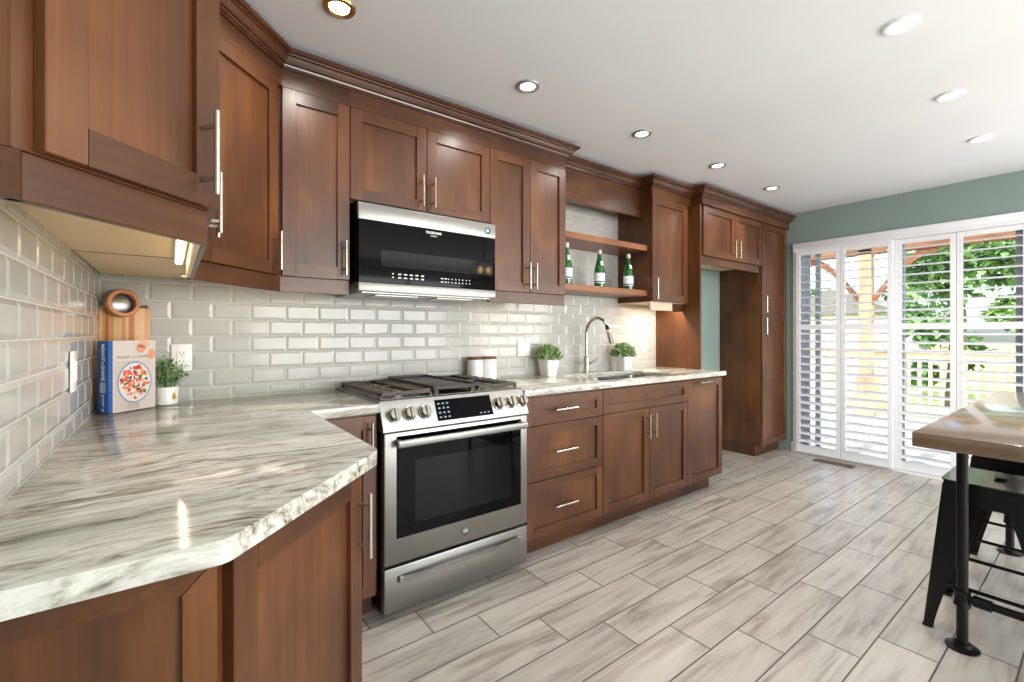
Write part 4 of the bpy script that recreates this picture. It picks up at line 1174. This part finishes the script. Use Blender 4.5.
# floor register
b = MB(); vx, vy = 5.165, -.90
b.box(vx-.055, vx-.042, vy-.16, vy+.16, .0005, .006); b.box(vx+.042, vx+.055, vy-.16, vy+.16, .0005, .006); b.box(vx-.042, vx+.042, vy-.16, vy-.147, .0005, .006); b.box(vx-.042, vx+.042, vy+.147, vy+.16, .0005, .006)
for i in range(22):
    y = vy-.140+i*.0133; b.box(vx-.042, vx+.042, y-.003, y+.003, .001, .005)
b.box(vx-.045, vx+.045, vy-.15, vy+.15, .0003, .001, 1)
tag(b.build('floor_vent', [VENTM, BLACKP], loc=(vx, vy, 0)), 'slotted bronze floor register in front of the shutters', 'vent')

# ------------------------------------------------------------------ patio door, shutters
b = MB(); cx0, cx1 = XR-.024, XR
b.box(cx0, cx1, DY0, DY0+.032, 0, DZ+.055, 0, .002, 1); b.box(cx0, cx1, DY1-.07, DY1, 0, DZ+.055, 0, .002, 1); b.box(cx0-.004, cx1, DY1-.07, DY0+.034, DZ, DZ+.056, 0, .003, 2)
b.box(XR-.02, XR+.05, DY1, DY0, DZ-.03, DZ, 0); b.box(XR-.02, XR+.05, DY1, DY0, -.002, .018, 0)
b.box(XR, XR+.12, DY0-.012, DY0, 0, DZ, 0); b.box(XR, XR+.12, DY1, DY1+.012, 0, DZ, 0)
struct(b.build('trim_1', WHITE))

def shutter(y0, y1, x, label, sl=.036):
    """y0 > y1 (left to right in view); panel centred on plane x"""
    r = thing('plantation_shutter', (x, (y0+y1)/2, .02), label, 'shutter', 'white plantation shutter panels')
    z0, z1 = .022, DZ-.032; st_ = .036; hx = .014
    g = .0015; a, c_ = y1+g, y0-g
    b = MB(); b.box(x-hx, x+hx, a, a+st_, z0, z1, 0, .002, 1); b.box(x-hx, x+hx, c_-sl, c_, z0, z1, 0, .002, 1)
    zs = [(z0, .100), (1.243, 1.297), (1.985, z1)]
    for q0, q1 in zs: b.box(x-hx+.0005, x+hx-.0005, a+st_, c_-sl, q0, q1, 0, .001, 1)
    b.build('frame', WHITE, r)
    for q0, q1 in ((.100, 1.243), (1.297, 1.985)):
        n = round((q1-q0)/.0755); p_ = (q1-q0)/n; b = MB(); tl = math.radians(13)
        for i in range(n):
            zc = q0+p_*(i+.5); vs = []
            prof_ = [(.042*math.cos(2*PI*k/12), .0055*math.sin(2*PI*k/12)) for k in range(12)]
            for yy in (a+st_+.001, c_-sl-.001):
                for u, t in prof_: vs.append((x+u*math.cos(tl)-t*math.sin(tl), yy, zc+u*math.sin(tl)+t*math.cos(tl)))
            b.add(vs, [(k, (k+1) % 12, 12+(k+1) % 12, 12+k) for k in range(12)] + [tuple(range(12))[::-1], tuple(range(12, 24))])
        b.build('louver_bank', WHITE, r)
shutter(-.527, -.910, 5.308, 'white louvered shutter panel beside the pantry, first from left')
shutter(-.910, -1.300, 5.308, 'white louvered shutter panel second from the left')
shutter(-1.285, -1.697, 5.348, 'white louvered shutter panel third from left, partly behind the table corner', .064)
shutter(-1.697, -2.095, 5.348, 'white louvered shutter panel at the right picture edge, behind the table')

# sliding glass door behind
b = MB(); dx0 = XR+.075
b.box(dx0-.03, dx0+.04, DY1+.012, DY0-.012, .0, .05); b.box(dx0-.03, dx0+.04, DY1+.012, DY0-.012, DZ-.06, DZ-.0)
for y, w_ in ((DY0-.012, .07), (-1.27, .085), (DY1+.10, .088)): b.box(dx0-.02, dx0+.03, y-w_, y, .05, DZ-.06)
b.box(dx0-.02, dx0+.03, -.70, -.665, .05, DZ-.06)
door = struct(b.build('door_1', ALU))
b = MB(); b.box(dx0+.004, dx0+.008, DY1+.012, DY0-.012, .05, DZ-.06); b.build('pane', PANE, door)
b = MB(); b.box(dx0-.034, dx0-.020, -1.335, -1.295, 1.0, 1.16, 0, .004, 2); b.build('door_handle', BLACKP, door)

# ------------------------------------------------------------------ outdoors
GZ = -.55; DKZ = -.08; XO = XR+.121
b = MB(); b.box(XO, 40, -26, 22, GZ-.2, GZ); struct(b.build('ground', LAWN, smooth=False))
b = MB()
x = XO+.01
while x < 9.45:
    b.box(x, x+.138, -6.5, 2.6, DKZ-.035, DKZ); x += .144
b.box(XO+.01, 9.45, -6.5, 2.6, GZ, DKZ-.036)
struct(b.build('deck', DECKM, smooth=False))
def deck_rail(y0, y1, x, label):
    r = thing('deck_railing', (x, (y0+y1)/2, DKZ), label, 'railing', 'deck railings')
    n = max(2, int(abs(y1-y0)/1.5)+1)
    for i in range(n+1):
        y = y0+(y1-y0)*i/n; b = MB(); b.box(x-.045, x+.045, y-.045, y+.045, DKZ+.0005, DKZ+1.0); b.build('post', RAILM, r)
    b = MB(); b.box(x-.07, x+.07, y0, y1, DKZ+1.0, DKZ+1.035); b.box(x-.02, x+.02, y0, y1, DKZ+.90, DKZ+.985); b.box(x-.02, x+.02, y0, y1, DKZ+.08, DKZ+.16)
    b.build('rails', RAILM, r)
    b = MB(); y = min(y0, y1)+.11
    while y < max(y0, y1)-.06:
        b.box(x-.02, x+.02, y-.02, y+.02, DKZ+.16, DKZ+.90); y += .125
    b.build('balusters', RAILM, r)
deck_rail(-6.4, 2.5, 9.36, 'pale wooden deck railing with square balusters beyond the shutters')
# pergola: posts, beams, braces, rafters
r = thing('pergola', (9.0, -1.0, DKZ), 'cedar pergola over the deck seen through the shutters', 'pergola')
for y in (-.10, -3.4):
    b = MB(); b.box(8.93, 9.09, y-.08, y+.08, DKZ+.0005, 2.52); p_ = b.build('post', CEDAR, r)
    b = MB(); b.box(8.90, 9.12, y-.11, y+.11, DKZ+.0005, DKZ+.62); b.build('post_base', CEDAR, p_)
    for s in (-1, 1):
        b = MB(); 
        n = 8; pts = []
        for i in range(n+1):
            t = i/n; pts.append((y+s*(.08+.75*t), 1.72+.72*math.sin(t*PI/2)))
        for i in range(n):
            (ya, za), (yb, zb) = pts[i], pts[i+1]
            b.add([(8.97,ya,za-.07),(9.05,ya,za-.07),(9.05,yb,zb-.07),(8.97,yb,zb-.07),(8.97,ya,za+.05),(9.05,ya,za+.05),(9.05,yb,zb+.05),(8.97,yb,zb+.05)], [(0,3,2,1),(4,5,6,7),(0,1,5,4),(1,2,6,5),(2,3,7,6),(3,0,4,7)])
        b.build('brace', CEDARH, r)
for x in (8.93, 9.05):
    b = MB(); b.box(x, x+.045, -4.4, 1.2, 2.44, 2.64); b.build('beam', CEDARH, r)
for i in range(11):
    y = -4.2+i*.52; b = MB(); b.box(XO+.05, 9.5, y-.022, y+.022, 2.642, 2.80); b.build('rafter', CEDAR, r)
# shed beyond the railing
r = thing('garden_shed', (16.4, 2.3, GZ), 'pale sided garden shed beyond the deck railing', 'shed')
b = MB(); b.box(15.2, 17.6, 1.0, 3.8, GZ, 1.75)
for i in range(14): b.box(15.18, 15.2, 1.0, 3.8, GZ+.03+i*.16, GZ+.15+i*.16)
b.build('wall', SIDING, r)
b = MB(); b.plate([(15.0, .8, 1.74), (15.0, 4.0, 1.74), (15.0, 2.4, 2.45)], (1, 0, 0), 2.8); b.build('roof', SLATE, r)
r = thing('board_fence', (19.3, -4, GZ), 'pale board fence far behind the deck', 'fence')
b = MB(); y = -15.0
while y < 1.0: b.box(19.3, 19.33, y, y+.145, GZ, .95); y += .15
b.build('boards', RAILM, r)
b = MB()
b.box(19.34, 19.38, -15, 1, -.2, -.1); b.box(19.34, 19.38, -15, 1, .6, .7); b.build('rails', RAILM, r)

def tree(x, y, h, rad, m, seed, label, n=7000):
    r = thing('tree', (x, y, GZ), label, 'tree', 'trees beyond the deck')
    R_ = random.Random(seed); b = MB()
    b.tube([(x, y, GZ), (x+.05, y-.05, GZ+h*.4), (x-.05, y, GZ+h*.8)], [.17, .12, .05], 8); b.build('trunk', BARK, r)
    b = MB(); blobs = []
    for i in range(26):
        a = R_.uniform(0, 2*PI); q = R_.random()**.5; zz = R_.uniform(.12, 1)
        w_ = rad*(1.05-.75*abs(zz-.42)); blobs.append((Vector((x+math.cos(a)*q*w_, y+math.sin(a)*q*w_, GZ+.15+h*zz)), rad*R_.uniform(.26, .42)))
    for i in range(n):
        c0, br = R_.choice(blobs); d = Vector((R_.gauss(0, 1), R_.gauss(0, 1), R_.gauss(0, 1))).normalized()
        p = c0+d*br*R_.uniform(.6, 1.0)
        leaf_faces(b, p, Vector((R_.gauss(0, 1), R_.gauss(0, 1), R_.gauss(-.3, .6))), Vector((0, 0, 1)), R_.uniform(.13, .24), R_.uniform(.09, .15))
    b.build('foliage', m, r)
tree(13.2, -.45, 5.2, 1.05, TREE1, 1, 'broad leafy tree in full leaf just behind the railing, seen through third shutter')
tree(13.3, -3.4, 5.2, 1.0, TREE2, 2, 'bluish green tree at the far right beyond the table', 6000)
tree(16.9, -2.6, 6.0, 1.2, TREE1, 3, 'taller light green tree behind the two nearest garden trees', 6000)
tree(22.0, 1.0, 7.0, 1.7, TREE1, 4, 'distant green tree showing over the shed roof', 5000)
tree(22.2, 6.4, 7.0, 1.8, TREE2, 5, 'distant dark tree behind the shed at left', 4000)
tree(22.0, -5.0, 6.5, 1.7, TREE1, 6, 'distant tree far right, behind the board fence', 4000)
